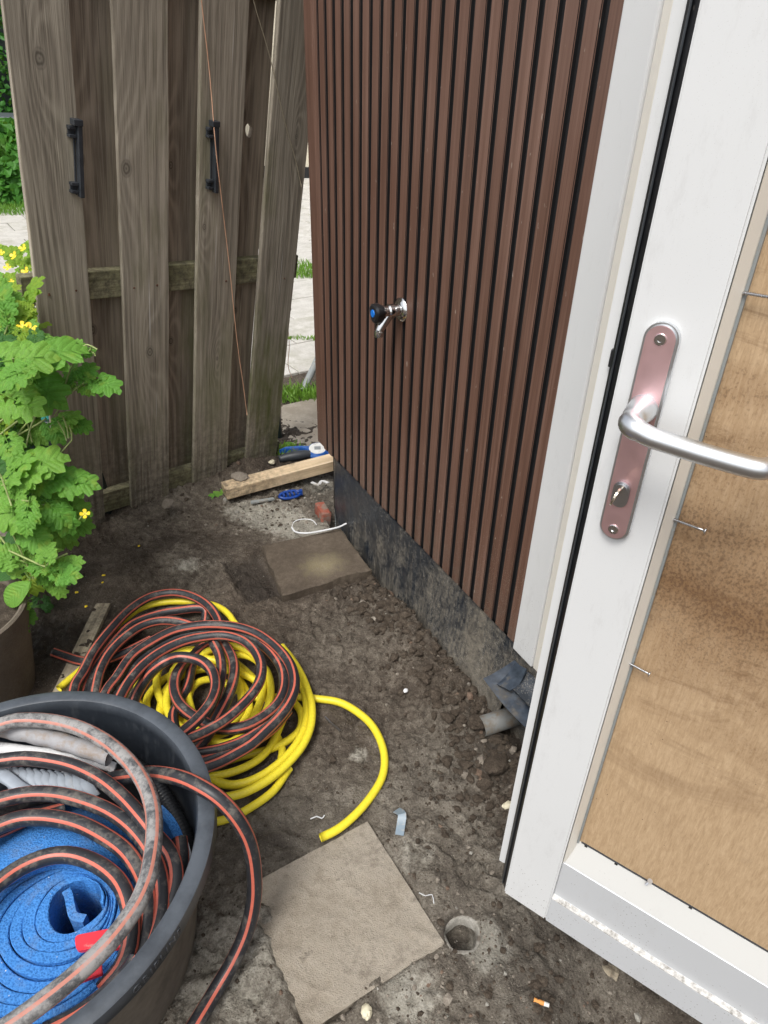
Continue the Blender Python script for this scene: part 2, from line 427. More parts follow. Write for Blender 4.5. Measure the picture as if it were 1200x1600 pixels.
# white upvc with specks of dirt
def mat_upvc(name, c, z_dirt=True):
    g = NG(name, .32, spec=.5)
    n = g.noise(g.pos, 3, 4, .5); col = g.ramp(n, [(.3, tuple(x * .96 for x in c)), (.7, c)])
    sp = g.mr(g.vor(g.pos, 160), .17, .10)
    low = g.mr(g.sep(g.pos)[2], .28, .52, .34, 0)
    den = g.mr(g.math('ADD', g.noise(g.pos, 12, 4, .6), low), .66, .78)
    col = g.mix(g.math('MULTIPLY', g.math('MULTIPLY', sp, den), .75), col, (.16, .14, .12))
    fd = g.vor(g.pos, 420); col = g.mix(g.math('MULTIPLY', g.mr(fd, .12, .06), .5), col, (.35, .33, .3))
    sm = g.mr(g.noise(g.mapping(g.pos, (22, 22, 7)), 1, 8, .8), .55, .75, 0, .35)
    col = g.mix(sm, col, (.42, .41, .40))
    g.color(col); g.rough(g.mr(n, .3, .7, .28, .4)); return g.m
M_['upvc'] = mat_upvc('white_upvc', (.69, .70, .70))
M_['upvc_sill'] = mat_upvc('white_upvc_sill', (.57, .57, .55))
M_['upvc_bead'] = mat_upvc('aged_cream_upvc', (.72, .69, .62))
M_['upvc_rail'] = mat_upvc('white_upvc_rail', (.55, .565, .58))
g = NG('dirty_upvc_ledge', .5); n = g.noise(g.pos, 110, 5, .7)
g.color(g.mix(g.mr(n, .44, .66), (.52, .51, .49), (.17, .16, .14))); M_['ledge'] = g.m

# stained plywood
g = NG('stained_plywood', .7, spec=.3)
o = g.obj; s0 = g.sep(o)
n = g.noise(g.mapping(o, (330, 100, 40)), 1, 7, .8, .6); nb = g.noise(g.mapping(o, (3, 3, 7)), 1, 5, .6, .6)
nf = g.noise(g.mapping(o, (330, 330, 260)), 1, 3, .7)
col = g.ramp(n, [(.3, (.34, .225, .125)), (.5, (.455, .32, .19)), (.72, (.56, .41, .26))])
# mould bands
band = g.math('ADD', g.mr(g.math('ABSOLUTE', g.math('SUBTRACT', g.math('ADD', s0[2], g.math('MULTIPLY', s0[0], .25)), 1.04)), 0, .26, .42, 0), g.math('MULTIPLY', nb, .8))
bm1 = g.mr(band, .48, .84)
col = g.mix(g.math('MULTIPLY', bm1, .85), col, (.19, .10, .042))
spk = g.mr(g.math('SUBTRACT', nf, g.math('MULTIPLY', bm1, .12)), .46, .30)
col = g.mix(g.math('MULTIPLY', spk, g.mr(g.math('ADD', bm1, g.mr(s0[2], 1.0, 1.5, 0, .35)), 0, .8, .07, .62)), col, (.085, .048, .028))
gr = g.mr(g.noise(g.mapping(o, (5, 5, 9)), 1, 6, .7), .6, .72)
col = g.mix(g.math('MULTIPLY', gr, .35), col, (.19, .15, .11))
stn = g.mr(g.noise(g.mapping(o, (3.2, 3, 11), (4, 1, 2)), 1, 8, .75, 1.2), .52, .66)
col = g.mix(g.math('MULTIPLY', stn, g.mr(s0[2], .62, .95, .12, .8)), col, (.15, .08, .036))
dots = g.math('MULTIPLY', g.mr(g.vor(o, 95), .085, .05), g.mr(g.noise(g.mapping(o, (4, 4, 14)), 1, 3), .53, .6))
col = g.mix(dots, col, (.03, .018, .012))
g.color(col); g.bump(n, .25, .001); M_['ply'] = g.m

def mat_metal(name, c, rough=.3, aniso=0.):
    g = NG(name, rough, 1.); n = g.noise(g.obj, 60, 3)
    g.color(g.ramp(n, [(.3, tuple(x * .98 for x in c)), (.7, c)])); g.rough(g.mr(n, .3, .7, rough * .95, rough * 1.06)); return g.m
M_['alu'] = mat_metal('satin_aluminium', (.74, .76, .78), .34)
M_['alu_red_reflection'] = mat_metal('aluminium_painted_reflection', (.93, .63, .64), .45)  # pink colour stands in for a red reflection on the silver plate
M_['chrome'] = mat_metal('chrome', (.72, .72, .72), .1)
M_['steel'] = mat_metal('zinc_steel', (.55, .56, .58), .3)
M_['brass'] = mat_metal('nickel_key', (.62, .57, .47), .28)
M_['copper'] = mat_plain('copper_wire', (.75, .45, .3), .45, .3, var=.15)
M_['rust'] = mat_plain('rust', (.10, .04, .02), .8)
M_['blackpl'] = mat_plain('black_plastic', (.016, .017, .019), .32, var=.2)
M_['clip'] = mat_plain('dark_grey_plastic', (.035, .04, .047), .45, var=.25)
M_['bluebtn'] = mat_plain('blue_plastic', (.01, .17, .62), .35)
M_['bluetool'] = mat_plain('blue_tool_plastic', (.015, .10, .38), .35, dirt=(.2, .19, .17), dirt_amt=.08)
M_['bluedark'] = mat_plain('blue_clip_plastic', (.008, .05, .26), .35)
M_['paper'] = mat_plain('off_white_plastic', (.70, .70, .67), .5, dirt=(.3, .28, .24), dirt_amt=.1, dscale=40)
M_['red'] = mat_plain('red_plastic', (.70, .035, .055), .3, dirt=(.45, .2, .18), dirt_amt=.04, dscale=60)
M_['greypipe'] = mat_plain('grey_pvc', (.25, .27, .27), .5, dirt=(.23, .2, .16), dirt_amt=.2, dscale=30)
M_['muddypipe'] = mat_plain('muddy_grey_lagging', (.30, .30, .31), .7, bump=.6, nscale=40, dirt=(.26, .20, .15), dirt_amt=.2, dscale=14)
M_['strap'] = mat_plain('grey_strap', (.30, .34, .39), .55, dirt=(.5, .5, .5), dirt_amt=.1)
M_['whitepl'] = mat_plain('white_dirty_plastic', (.66, .67, .68), .45, dirt=(.3, .26, .2), dirt_amt=.1)
M_['film'] = mat_plain('blue_grey_film', (.22, .28, .33), .3, dirt=(.4, .38, .34), dirt_amt=.2, dscale=50)
M_['pale_wall'] = mat_plain('pale_render', (.7, .64, .5), .9, bump=.2)
M_['bin'] = mat_plain('dark_green_plastic', (.02, .035, .028), .5)
M_['binlid'] = mat_plain('dark_grey_lid', (.09, .10, .115), .4)
M_['teal'] = mat_plain('turquoise_plastic', (.10, .55, .50), .35)
M_['post_green'] = mat_plain('dark_green_metal', (.012, .022, .022), .5)
M_['filter'] = mat_plain('orange_filter_paper', (.62, .27, .07), .8)
M_['yellow_petal'] = mat_plain('yellow_petal', (.85, .62, .02), .5)
M_['glass_bulb'] = mat_plain('cream', (.62, .57, .42), .6)

# hoses
M_['hblack'] = mat_hose('black_hose_rubber', (.025, .026, .03), (.17, .155, .135), .16)
M_['horange'] = mat_hose('orange_hose_stripe', (.56, .135, .09), (.28, .19, .15), .10)
M_['hgrey'] = mat_hose('dusty_grey_hose', (.075, .078, .082), (.36, .35, .34), .25)
M_['hpink'] = mat_hose('dusty_pink_stripe', (.50, .20, .15), (.36, .31, .29), .17)
M_['hyellow'] = mat_hose('yellow_hose_rubber', (.86, .72, .04), (.26, .20, .06), .05)
M_['void'] = mat_plain('dark_bore', (.01, .01, .01), .9)

# tub plastic
g = NG('scuffed_black_tub', .38, spec=.5)
n = g.noise(g.obj, 7, 6, .7); sc1 = g.noise(g.mapping(g.obj, (60, 60, 3)), 1, 4, .7); sc2 = g.noise(g.mapping(g.obj, (4, 4, 90)), 1, 4, .7)
s0 = g.sep(g.obj)
rad = g.math('SQRT', g.math('ADD', g.math('MULTIPLY', s0[0], s0[0]), g.math('MULTIPLY', s0[1], s0[1])))
base = g.ramp(n, [(.3, (.011, .014, .019)), (.7, (.024, .029, .036))])
scr = g.mr(g.math('ADD', g.math('MULTIPLY', sc1, .5), g.math('MULTIPLY', g.noise(g.obj, 30, 6, .75), .5)), .52, .7)
col = g.mix(g.math('MULTIPLY', scr, .32), base, (.12, .13, .14))
rim = g.mr(s0[2], .325, .349)
col = g.mix(g.math('MULTIPLY', rim, g.mr(g.noise(g.obj, 16, 5, .7), .3, .6, .35, .8)), col, (.095, .11, .13))
g.color(col); g.rough(g.mr(scr, 0, 1, .34, .6)); g.bump(sc1, .1, .001); M_['tub'] = g.m
g = NG('tub_outside_mud', .85, spec=.3); n = g.noise(g.obj, 10, 6, .7)
g.color(g.ramp(n, [(.35, (.10, .09, .075)), (.65, (.19, .17, .14))])); M_['tubmud'] = g.m

# blue foam
g = NG('blue_foam', .75, spec=.25)
v_ = g.vor(g.obj, 260); n = g.noise(g.obj, 14, 6, .7)
col = g.ramp(v_, [(.1, (.022, .12, .37)), (.6, (.055, .225, .58))])
col = g.mix(g.mr(n, .50, .74, 0, .65), col, (.15, .20, .27))
fl = g.math('MULTIPLY', g.mr(g.vor(g.obj, 75), .1, .06), g.mr(g.noise(g.obj, 9, 2), .5, .6))
col = g.mix(fl, col, (.55, .58, .6))
g.color(col); g.bump(v_, .6, .0025); M_['foam'] = g.m

# timber
M_['pine'] = mat_wood('fresh_pine', (.78, .62, .42), (.52, .38, .23), ((.03, .3, .02), (.02, .55, .014)), ring=30, rough=.7)
M_['lath'] = mat_wood('weathered_lath', (.58, .50, .37), (.30, .25, .18), (), ring=30)
# leaves
def mat_leaf(name, a_, b, trans=.45):
    g = NG(name, .5, spec=.3); rv, rr = g.rnd(5.)
    n = g.noise(g.mapping(g.obj, loc=rv), 40, 4)
    c = g.mix(rr, a_, b); c = g.mix(g.mr(n, .35, .65, 0, .35), c, tuple(x * .55 for x in a_))
    so = g.sep(g.obj); vn = g.math('ABSOLUTE', g.math('SINE', g.math('ADD', g.math('MULTIPLY', so[0], 26), g.math('MULTIPLY', g.math('ABSOLUTE', so[1]), -22))))
    c = g.mix(g.math('MULTIPLY', g.mr(vn, .22, .05), .3), c, tuple(min(1, x * 1.9 + .02) for x in a_)); c = g.mix(g.mr(g.noise(g.mapping(g.obj, loc=rv), 3, 3), .56, .8, 0, .6), c, tuple(x * y for x, y in zip(b, (1.7, 1.1, 1))))
    g.bump(g.math('ADD', vn, n), .3, .01); g.color(c)
    tr = g.n('ShaderNodeBsdfTranslucent'); g.L(g.mix(.3, c, (.45, .75, .05)), tr.inputs[0])
    mx = g.n('ShaderNodeMixShader'); mx.inputs[0].default_value = trans
    g.L(g.b.outputs[0], mx.inputs[1]); g.L(tr.outputs[0], mx.inputs[2])
    g.L(mx.outputs[0], g.t.nodes['Material Output'].inputs['Surface'])
    return g.m
M_['leaf'] = mat_leaf('celandine_leaf', (.12, .33, .045), (.22, .43, .065), .35)
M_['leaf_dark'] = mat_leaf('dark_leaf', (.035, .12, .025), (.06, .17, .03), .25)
M_['leaf_yellow'] = mat_leaf('yellow_green_leaf', (.22, .42, .04), (.36, .50, .06))
M_['ivy'] = mat_leaf('ivy_leaf', (.03, .15, .02), (.12, .32, .04), .3)
M_['grass'] = mat_leaf('grass_blade', (.10, .25, .03), (.25, .42, .07), .35)
M_['stem'] = mat_plain('pale_green_stem', (.28, .34, .12), .5)
M_['twig'] = mat_plain('dry_stalk', (.36, .31, .22), .7)

#@@STRUCTURE
# ------------------------------------------------------------------ ground
def in_quad(x, y, Q, soft=.01):
    """1 inside a convex quad (any winding), falling over `soft` metres"""
    A = 0
    for i in range(len(Q)):
        A += Q[i][0] * Q[(i + 1) % len(Q)][1] - Q[(i + 1) % len(Q)][0] * Q[i][1]
    s = 1 if A > 0 else -1; m = np.full_like(x, 1e9)
    for i in range(len(Q)):
        a_ = np.array(Q[i]); b = np.array(Q[(i + 1) % len(Q)]); d = (b - a_) / np.linalg.norm(b - a_)
        m = np.minimum(m, s * (d[0] * (y - a_[1]) - d[1] * (x - a_[0])))
    return sstep(-soft, soft, m)
def gauss(x, y, cx, cy, r_): return np.exp(-((x - cx) ** 2 + (y - cy) ** 2) / (2 * r_ * r_))
def pg(px, py, z=0): v = P(px, py, z); return (v.x, v.y)
UP = [pg(407, 852, .03), pg(533, 825, .03), pg(582, 890, .03), pg(440, 932, .03)]       # upper damp slab
LOW = [(-.017, .972), (.152, .705), (-.113, .537), (-.282, .804)]                        # lower muddy slab
REC = [pg(352, 888), pg(405, 868), pg(446, 930), pg(388, 946)]
HX, HY = .186, .728
def eb_line(x, y, A, B):
    d = np.array(B) - np.array(A); d = d / np.linalg.norm(d); c = np.array(LOW).mean(0); v = d[0] * (y - A[1]) - d[1] * (x - A[0])
    return v * np.sign(d[0] * (c[1] - A[1]) - d[1] * (c[0] - A[0]))
def height(x, y):
    u = (x - G0[0]) * WX[0] + (y - G0[1]) * WX[1]; dw_ = -((x - G0[0]) * WY[0] + (y - G0[1]) * WY[1])   # along, distance before the wall
    rough = .35 + .65 * sstep(.32, .05, dw_) * sstep(.2, .6, u)
    rough = np.maximum(rough, .8 * sstep(-.0, -.9, x - .15) * sstep(2.6, 1.6, y))
    z = .034 * (fbm(x, y, .5, 3, 3) - .5) + .022 * (fbm(x, y, .11, 6, 9, .62) - .5)
    cl = fbm(x, y, .045, 4, 21); z += rough * .055 * np.abs(cl - .5) * 2 * sstep(.3, .6, fbm(x, y, .2, 2, 31)) + .010 * (fbm(x, y, .022, 4, 41) - .5)
    # smeared, trowelled ridges in the mud
    rd = 1 - np.abs(fbm(x * .8 + .2 * y, y * 1.2, .08, 3, 51) - .5) * 2; z += .010 * np.maximum(rd - .86, 0) / .14 * sstep(.45, .6, fbm(x, y, .3, 2, 61))
    cr = 1 - np.abs(fbm(x, y, .06, 4, 81) - .5) * 2; z -= .010 * sstep(.93, .99, cr) * sstep(.4, .55, fbm(x, y, .25, 2, 82))
    heap = sstep(.26, .07, dw_) * sstep(.45, .75, u) * sstep(1.2, .88, u); z += .060 * heap * (.5 + fbm(x, y, .07, 3, 71))
    z -= .05 * sstep(.05, .02, dw_) * sstep(-.2, .05, u)
    z += .02 * sstep(2.15, 2.7, y) * sstep(.1, -.5, x)
    fd = np.abs((x + .80) * .68 - (y - 2.40) * .733); z += .045 * np.exp(-(fd / .09) ** 2) * sstep(-.45, -.62, x)
    z = z * (1 - .8 * in_quad(x, y, UP, .04)) - .012 * in_quad(x, y, UP, .012)
    z = z * (1 - .9 * in_quad(x, y, LOW, .05)) - .014 * in_quad(x, y, LOW, .01)
    nb_ = (fbm(x, y, .09, 5, 93) - .5) * 2
    bury = np.maximum(sstep(.012, -.008, eb_line(x, y, LOW[1], LOW[2]) - .020 - .055 * nb_), sstep(.02, -.015, eb_line(x, y, LOW[2], LOW[3]) - .028 - .06 * nb_))
    z += bury * in_quad(x, y, LOW, .05) * (.028 + .035 * (fbm(x, y, .03, 4, 96) - .5))
    z -= .022 * in_quad(x, y, REC, .018) * (1 - in_quad(x, y, UP, .01))
    z += .016 * gauss(x, y, *pg(405, 925), .030)
    d = np.hypot(x - HX, (y - HY) * .9); z = np.where(d < .11, z * sstep(.03, .11, d), z)
    z -= .065 * sstep(.038, .028, d)
    z += .012 * gauss(x, y, HX + .06, HY + .01, .02) * sstep(.034, .045, d)
    z -= .06 * sstep(.30, .45, x) * sstep(.75, .55, y)                   # hollow under the open door
    z -= .05 * sstep(.35, .6, x) * sstep(1.3, .9, y)
    return z
SP = .0042
xs = np.arange(-1.75, .95, SP); ys = np.arange(.25, 3.2, SP)
X, Y = np.meshgrid(xs, ys); Z = height(X, Y)
Z = Z * sstep(3.2, 3.05, Y) * sstep(-1.75, -1.6, X) + -.0 * X
nx, ny = len(xs), len(ys)
me = bpy.data.meshes.new('ground')
V = np.stack([X, Y, Z], -1).reshape(-1, 3)
idx = np.arange(nx * ny).reshape(ny, nx)
Q = np.stack([idx[:-1, :-1], idx[:-1, 1:], idx[1:, 1:], idx[1:, :-1]], -1).reshape(-1, 4)
me.vertices.add(len(V)); me.vertices.foreach_set('co', V.astype(np.float32).ravel())
me.loops.add(Q.size); me.loops.foreach_set('vertex_index', Q.astype(np.int32).ravel())
me.polygons.add(len(Q)); me.polygons.foreach_set('loop_start', np.arange(0, Q.size, 4, dtype=np.int32))
me.update(); me.polygons.foreach_set('use_smooth', np.ones(len(Q), bool))
def blob(px, py, r_): c = pg(px, py); return gauss(X, Y, c[0], c[1], r_)
dry = blob(470, 800, .16) + blob(300, 900, .12) * .5 + blob(370, 1500, .2) + blob(300, 1560, .2) + blob(250, 790, .2) * .6 + blob(640, 1330, .12) * .9 + blob(700, 1180, .1) * .5 + blob(600, 1570, .14) * .8 + blob(400, 1350, .08) * .5 + .45 * blob(560, 1000, .2) + blob(900, 1560, .2) * .6 + blob(520, 1450, .3) * .5
lit = blob(440, 815, .07) + blob(490, 840, .06) + blob(380, 800, .08) * .6 + blob(500, 760, .06) * .8 + blob(295, 890, .04) * .6 + blob(640, 1560, .05) * .7 + blob(760, 1480, .035) + blob(650, 1340, .05) * .45 + blob(350, 1510, .13) * .6 + blob(560, 1180, .03) * .5
wt = in_quad(X, Y, REC, .02) * .9 + blob(60, 1000, .12) * .9 + blob(405, 925, .03) * .5 + blob(450, 1330, .06) * .55 + blob(770, 1180, .06) * .7 + blob(830, 1500, .09) * .6 + blob(560, 920, .08) * .35 + blob(620, 930, .05) * .6 + blob(370, 1200, .12) * .4
wt += gauss(X, Y, HX, HY, .018) * 1.2; wt += sstep(.12, .0, -((X - G0[0]) * WY[0] + (Y - G0[1]) * WY[1])) * .6
for nm, arr in (('dry', dry), ('lite', lit), ('wet', wt)):
    at = me.attributes.new(nm, 'FLOAT', 'POINT'); at.data.foreach_set('value', np.clip(arr, 0, 1).astype(np.float32).ravel())
me.materials.append(M_['soil'])
go = bpy.data.objects.new('ground', me); COL.objects.link(go); go['kind'] = 'structure'
def gz(x, y): return float(height(np.array([[x]]), np.array([[y]]))[0, 0])
# surrounding ground sheet with a hole's worth of overlap below the fine patch
V = []; Fc = []
for (x0, x1, y0, y1) in ((-60, -1.75, -60, 80), (.95, 60, -60, 80), (-1.75, .95, -60, .25), (-1.75, .95, 3.2, 80)):
    o = len(V); V += [(x0, y0, 0), (x1, y0, 0), (x1, y1, 0), (x0, y1, 0)]; Fc.append((o, o + 1, o + 2, o + 3))
o = obj('surrounding_ground', (V, Fc), M_['soil']); o['kind'] = 'structure'; o.location.z = -.012

# far paving: slabs
PA = math.radians(35); pu = Vector((math.cos(PA), math.sin(PA), 0)); pv = Vector((-math.sin(PA), math.cos(PA), 0)); S = .433
pav = obj('paving', ([(-9, 3.0, 0), (1.5, 3.0, 0), (1.5, 16, 0), (-9, 16, 0)], [(0, 1, 2, 3)]), M_['soil']); pav['kind'] = 'structure'; pav.location.z = -.006
slab_me = bpy.data.meshes.new('slab'); b = box_bm(-.2125, .2125, -.2125, .2125, -.04, .012, .004, seg=1); b.to_mesh(slab_me); b.free(); slab_me.materials.append(M_['paver_far'])
def visible(x, y, mrg=60):
    v = R.T @ (np.array([x, y, 0]) - CAM)
    if v[2] < .1: return None
    return 600 + F * v[0] / v[2], 800 + F * v[1] / v[2]
cand = []
for i in range(-40, 40):
    for j in range(0, 44):
        c = pv * (3.36 + j * S + S / 2) + pu * (1.95 + (i + (j % 2) * .5) * S)
        p = visible(c.x, c.y)
        if p is None or c.y < 3.0 or c.y > 14 or c.x > 1.4 or p[1] > 640: continue
        seen = (-60 < p[0] < 75) or (415 < p[0] < 530)
        if seen or (-250 < p[0] < 640 and c.y < 7): cand.append((0 if seen else 1, c.y, c))
cand.sort(key=lambda t_: (t_[0], t_[1]))
for q_, _, c in cand[:298]:
    o = bpy.data.objects.new('slab', slab_me); COL.objects.link(o); o.parent = pav
    o.location = (c.x, c.y, .006 + random.uniform(-.003, .003)); o.rotation_euler = (random.uniform(-.006, .006), random.uniform(-.006, .006), PA + random.uniform(-.006, .006))
# rough grey slab right behind the fence gap
q = [P(440, 640, .0), P(500, 626, .0), P(530, 690, .0), P(440, 722, .0)]
b = bmesh.new()
A_ = [b.verts.new(v + Vector((0, 0, .025))) for v in q]; B_ = [b.verts.new(v - Vector((0, 0, .04))) for v in q]
b.faces.new(A_); b.faces.new(B_[::-1])
for k in range(4): b.faces.new((A_[k], B_[k], B_[(k + 1) % 4], A_[(k + 1) % 4]))
bmesh.ops.recalc_face_normals(b, faces=b.faces); bmesh.ops.bevel(b, geom=b.edges[:], offset=.006, segments=2, affect='EDGES')
tag(recenter(obj('concrete_slab', b, M_['paver_mud'])), 'pale grey concrete slab behind the gap between the wooden fence and the brown wall', 'slab')

# ------------------------------------------------------------------ the brown clad wall
wall = thing('clad_wall', 'brown vertically ribbed cladding wall with a muddy black membrane along its foot', 'wall', WALL)
PITCH, GAP, TH = .0536, .0160, .010
ZB, ZT = .268, 2.45
def slat_bm(wd):
    b = box_bm(0, wd, 0, TH, ZB, ZT)
    bmesh.ops.bevel(b, geom=[e_ for e_ in b.edges if abs(e_.verts[0].co.y) < 1e-6 and abs(e_.verts[1].co.y) < 1e-6 and abs(e_.verts[0].co.x - e_.verts[1].co.x) < 1e-6], offset=.0018, segments=2, affect='EDGES')
    for f_ in b.faces:
        if abs(f_.normal.x) > .95: f_.material_index = 1
    return b
edges_ = [-.085, -.030, .026, .081, .133]
xg = -.083; gaps = []
while xg < 1.06: gaps.append(xg); xg += PITCH - (.0012 if xg > .7 else 0)
sm = None
for k, x0 in enumerate(gaps[:-1] + [gaps[-1]]):
    wd = (gaps[k + 1] if k + 1 < len(gaps) else 1.0905 + .001 + GAP / 2) - x0 - GAP
    if k in (0, len(gaps) - 1) or sm is None or abs(wd - smw) > .0008: sm = bpy.data.meshes.new('slat'); b = slat_bm(wd); b.to_mesh(sm); b.free(); sm.materials.append(M_['slat']); sm.materials.append(M_['black']); smw = wd
    obj('slat', sm, None, wall, Matrix.Translation((x0 + GAP / 2, -.0, 0)))
obj('slat', slat_bm(.028), [M_['slat'], M_['black']], wall, Matrix.Translation((-.114, 0, 0)))
obj('backing_panel', box_bm(-.125, 1.092, TH - .0005, .03, ZB + .002, ZT), M_['black'], wall)
b = box_bm(-.031, .031, -.006, .055, ZB - .003, ZT, .002)
obj('corner_trim', b, M_['slat'], wall, Matrix.Translation((-.152, .012, 0)) @ Matrix.Rotation(math.radians(-.35), 4, 'Y') @ Matrix.Translation((0, 0, 0)))
obj('wall_core', box_bm(-.10, 1.06, .032, .30, -.2, ZT), M_['black'], wall)
obj('unseen_return_wall', box_bm(-.10, .02, .301, 2.6, -.2, ZT), M_['slat'], wall)  # unseen side of the building, put in to block light
obj('roof_trim', box_bm(-.2, 3.3, -.06, .5, ZT + .001, ZT + .08), M_['clip'], wall)
# membrane: sheet that bulges out at its foot towards the right
nu, nv_ = 120, 26; V = []; Fc = []
for i in range(nu + 1):
    for j in range(nv_ + 1):
        x = -.012 + 1.103 * i / nu; z = -.06 + .335 * j / nv_
        k = sstep(.35, .95, np.array(x)); lowk = (1 - j / nv_) ** 1.6
        y = -.004 - .05 * float(k) * lowk - .006 * math.sin(x * 17) * lowk - .004 * math.sin(x * 53 + z * 20) * lowk
        if x < .3: y -= .0
        V.append((x, y, z))
for i in range(nu):
    for j in range(nv_):
        a0 = i * (nv_ + 1) + j; Fc.append((a0, a0 + nv_ + 1, a0 + nv_ + 2, a0 + 1))
V += [(v[0], v[1] + .004, v[2]) for v in V]; n0 = (nu + 1) * (nv_ + 1)
Fc += [tuple(n0 + i for i in f_[::-1]) for f_ in Fc]
for j in range(nv_): Fc.append((j, j + 1, n0 + j + 1, n0 + j))
obj('membrane', (V, Fc), M_['membrane'], wall, smooth=True)
obj('membrane_edge', box_bm(-.016, -.012, -.003, .12, -.08, ZB - .003, .0008), M_['greypipe'], wall)

# white door frame post, threshold and the wall round it
fr = thing('door_frame', 'white plastic door frame post between the brown cladding and the open door', 'door frame', WALL)
obj('post', box_bm(1.0935, 1.169, -.022, .05, .283, 2.3, .005, seg=3), M_['upvc'], fr)
obj('stop_bead', box_bm(1.1692, 1.188, -.018, .06, .283, 2.26, .003), M_['upvc_bead'], fr)
obj('head', box_bm(1.165, 2.10, -.020, .05, 2.30, 2.40, .003), M_['upvc'], fr)
obj('hinge_post', box_bm(2.06, 2.15, -.022, .05, .283, 2.299, .003), M_['upvc'], fr)
obj('threshold', box_bm(1.0935, 2.1, -.016, .12, .225, .281, .003), M_['membrane'], fr)
hw = thing('unseen_house_wall', 'unseen brown clad wall put in beyond the door, outside the right of the picture', 'wall', WALL)
obj('wall_base', box_bm(1.062, 2.15, .010, .30, -.2, .223), M_['membrane'], hw)
obj('unseen_wall_panel', box_bm(2.152, 4.6, .0, .30, -.2, ZT - .002), M_['slat'], hw)  # unseen run of wall, put in to keep light off the near ground
obj('dark_interior', box_bm(1.19, 2.055, 1.6, 1.7, .0, 2.4), M_['black'], hw)

# ------------------------------------------------------------------ open door leaf
door = thing('open_door', 'white plastic door standing open with stained plywood in place of its glass', 'door', DOOR)
DT = 2.33; DZ = .2805; LW = .92
def quadprism(poly, x0, x1):
    """poly in (y,z) extruded along x"""
    bm = bmesh.new(); A = [bm.verts.new((x0, y, z)) for y, z in poly]; B = [bm.verts.new((x1, y, z)) for y, z in poly]
    bm.faces.new(A); bm.faces.new(B[::-1]); n = len(poly)
    for k in range(n): bm.faces.new((A[k], B[k], B[(k + 1) % n], A[(k + 1) % n]))
    bmesh.ops.recalc_face_normals(bm, faces=bm.faces); return bm
def vprism(poly, z0, z1):
    bm = bmesh.new(); A = [bm.verts.new((x, y, z0)) for x, y in poly]; B = [bm.verts.new((x, y, z1)) for x, y in poly]
    bm.faces.new(A); bm.faces.new(B[::-1]); n = len(poly)
    for k in range(n): bm.faces.new((A[k], B[k], B[(k + 1) % n], A[(k + 1) % n]))
    bmesh.ops.recalc_face_normals(bm, faces=bm.faces); return bm
def bev(b, off=.0025, seg=2):
    bmesh.ops.bevel(b, geom=[e_ for e_ in b.edges], offset=off, segments=seg, affect='EDGES'); return b
obj('stile', bev(vprism([(0, 0), (.0785, 0), (.0785, .060), (0, .060)], DZ, DT)), M_['upvc'], door)
obj('stile', bev(vprism([(LW - .0785, 0), (LW, 0), (LW, .060), (LW - .0785, .060)], DZ, DT)), M_['upvc'], door)
obj('glazing_bead', bev(vprism([(.0795, .002), (.0885, .019), (.0885, .040), (.0795, .040)], .45, DT - .1), .0012), M_['upvc_bead'], door)
obj('glazing_gasket', vprism([(.0886, .019), (.0912, .0205), (.0912, .0262), (.0886, .0262)], .492, DT - .1), M_['greypipe'], door)
obj('lower_rail', bev(quadprism([(.0, DZ), (.0, .3495), (.0085, .352), (.0065, .4475), (.012, .452), (.04, .452), (.06, .45), (.06, DZ)], .0787, LW - .0787), .0012), M_['upvc_rail'], door)
obj('rail_ledge', quadprism([(.0002, .3500), (.0080, .3532), (.0080, .3516), (.0002, .3484)], .0795, LW - .08), M_['ledge'], door)
obj('sill_bead', bev(quadprism([(.0068, .4485), (.0245, .4905), (.040, .4905), (.040, .4535), (.0125, .4535)], .0795, LW - .08), .001), M_['upvc_sill'], door)
obj('sill_gasket', quadprism([(.0245, .4908), (.0245, .4925), (.031, .4925), (.031, .4908)], .094, LW - .094), M_['clip'], door)
obj('upper_rail', bev(quadprism([(0, DT - .08), (0, DT - .001), (.06, DT - .001), (.06, DT - .08)], .0787, LW - .0787), .001), M_['upvc'], door)
obj('plywood_panel', box_bm(.090, LW - .09, .0265, .0385, .460, DT - .085), M_['ply'], door)
# rebate: black gasket and the white lip behind the outer edge
obj('edge_gasket', bev(vprism([(-.0002, .004), (-.0002, .02), (-.0135, .0235), (-.0150, .018), (-.006, .010)], .285, DT - .01), .0012), M_['black_gloss'], door)
obj('gasket_bead', bev(vprism([(-.0075, .0088), (-.0095, .0100), (-.0115, .0150), (-.0095, .0150)], .286, DT - .011), .0006), M_['clip'], door)
obj('edge_lip', bev(vprism([(-.0002, .0245), (-.027, .0225), (-.027, .040), (-.0002, .040)], .322, DT - .01), .0015), M_['upvc'], door)
obj('edge_channel', vprism([(-.0004, .0206), (-.008, .0222), (-.008, .0243), (-.0004, .0243)], .29, DT - .02), M_['black'], door)
obj('lock_keep', box_bm(-.0165, -.0125, .0172, .0235, 1.243, 1.262, .001), M_['blackpl'], door)
# drain holes in the sill bead
for (u_, z_) in ((.1500, .4885), (.2600, .4885), (.102, .4888)):
    obj('drain_hole', cyl_bm((u_, .0232, z_), (u_, .0262, z_ + .0015), .0024, n=12), M_['void'], door)
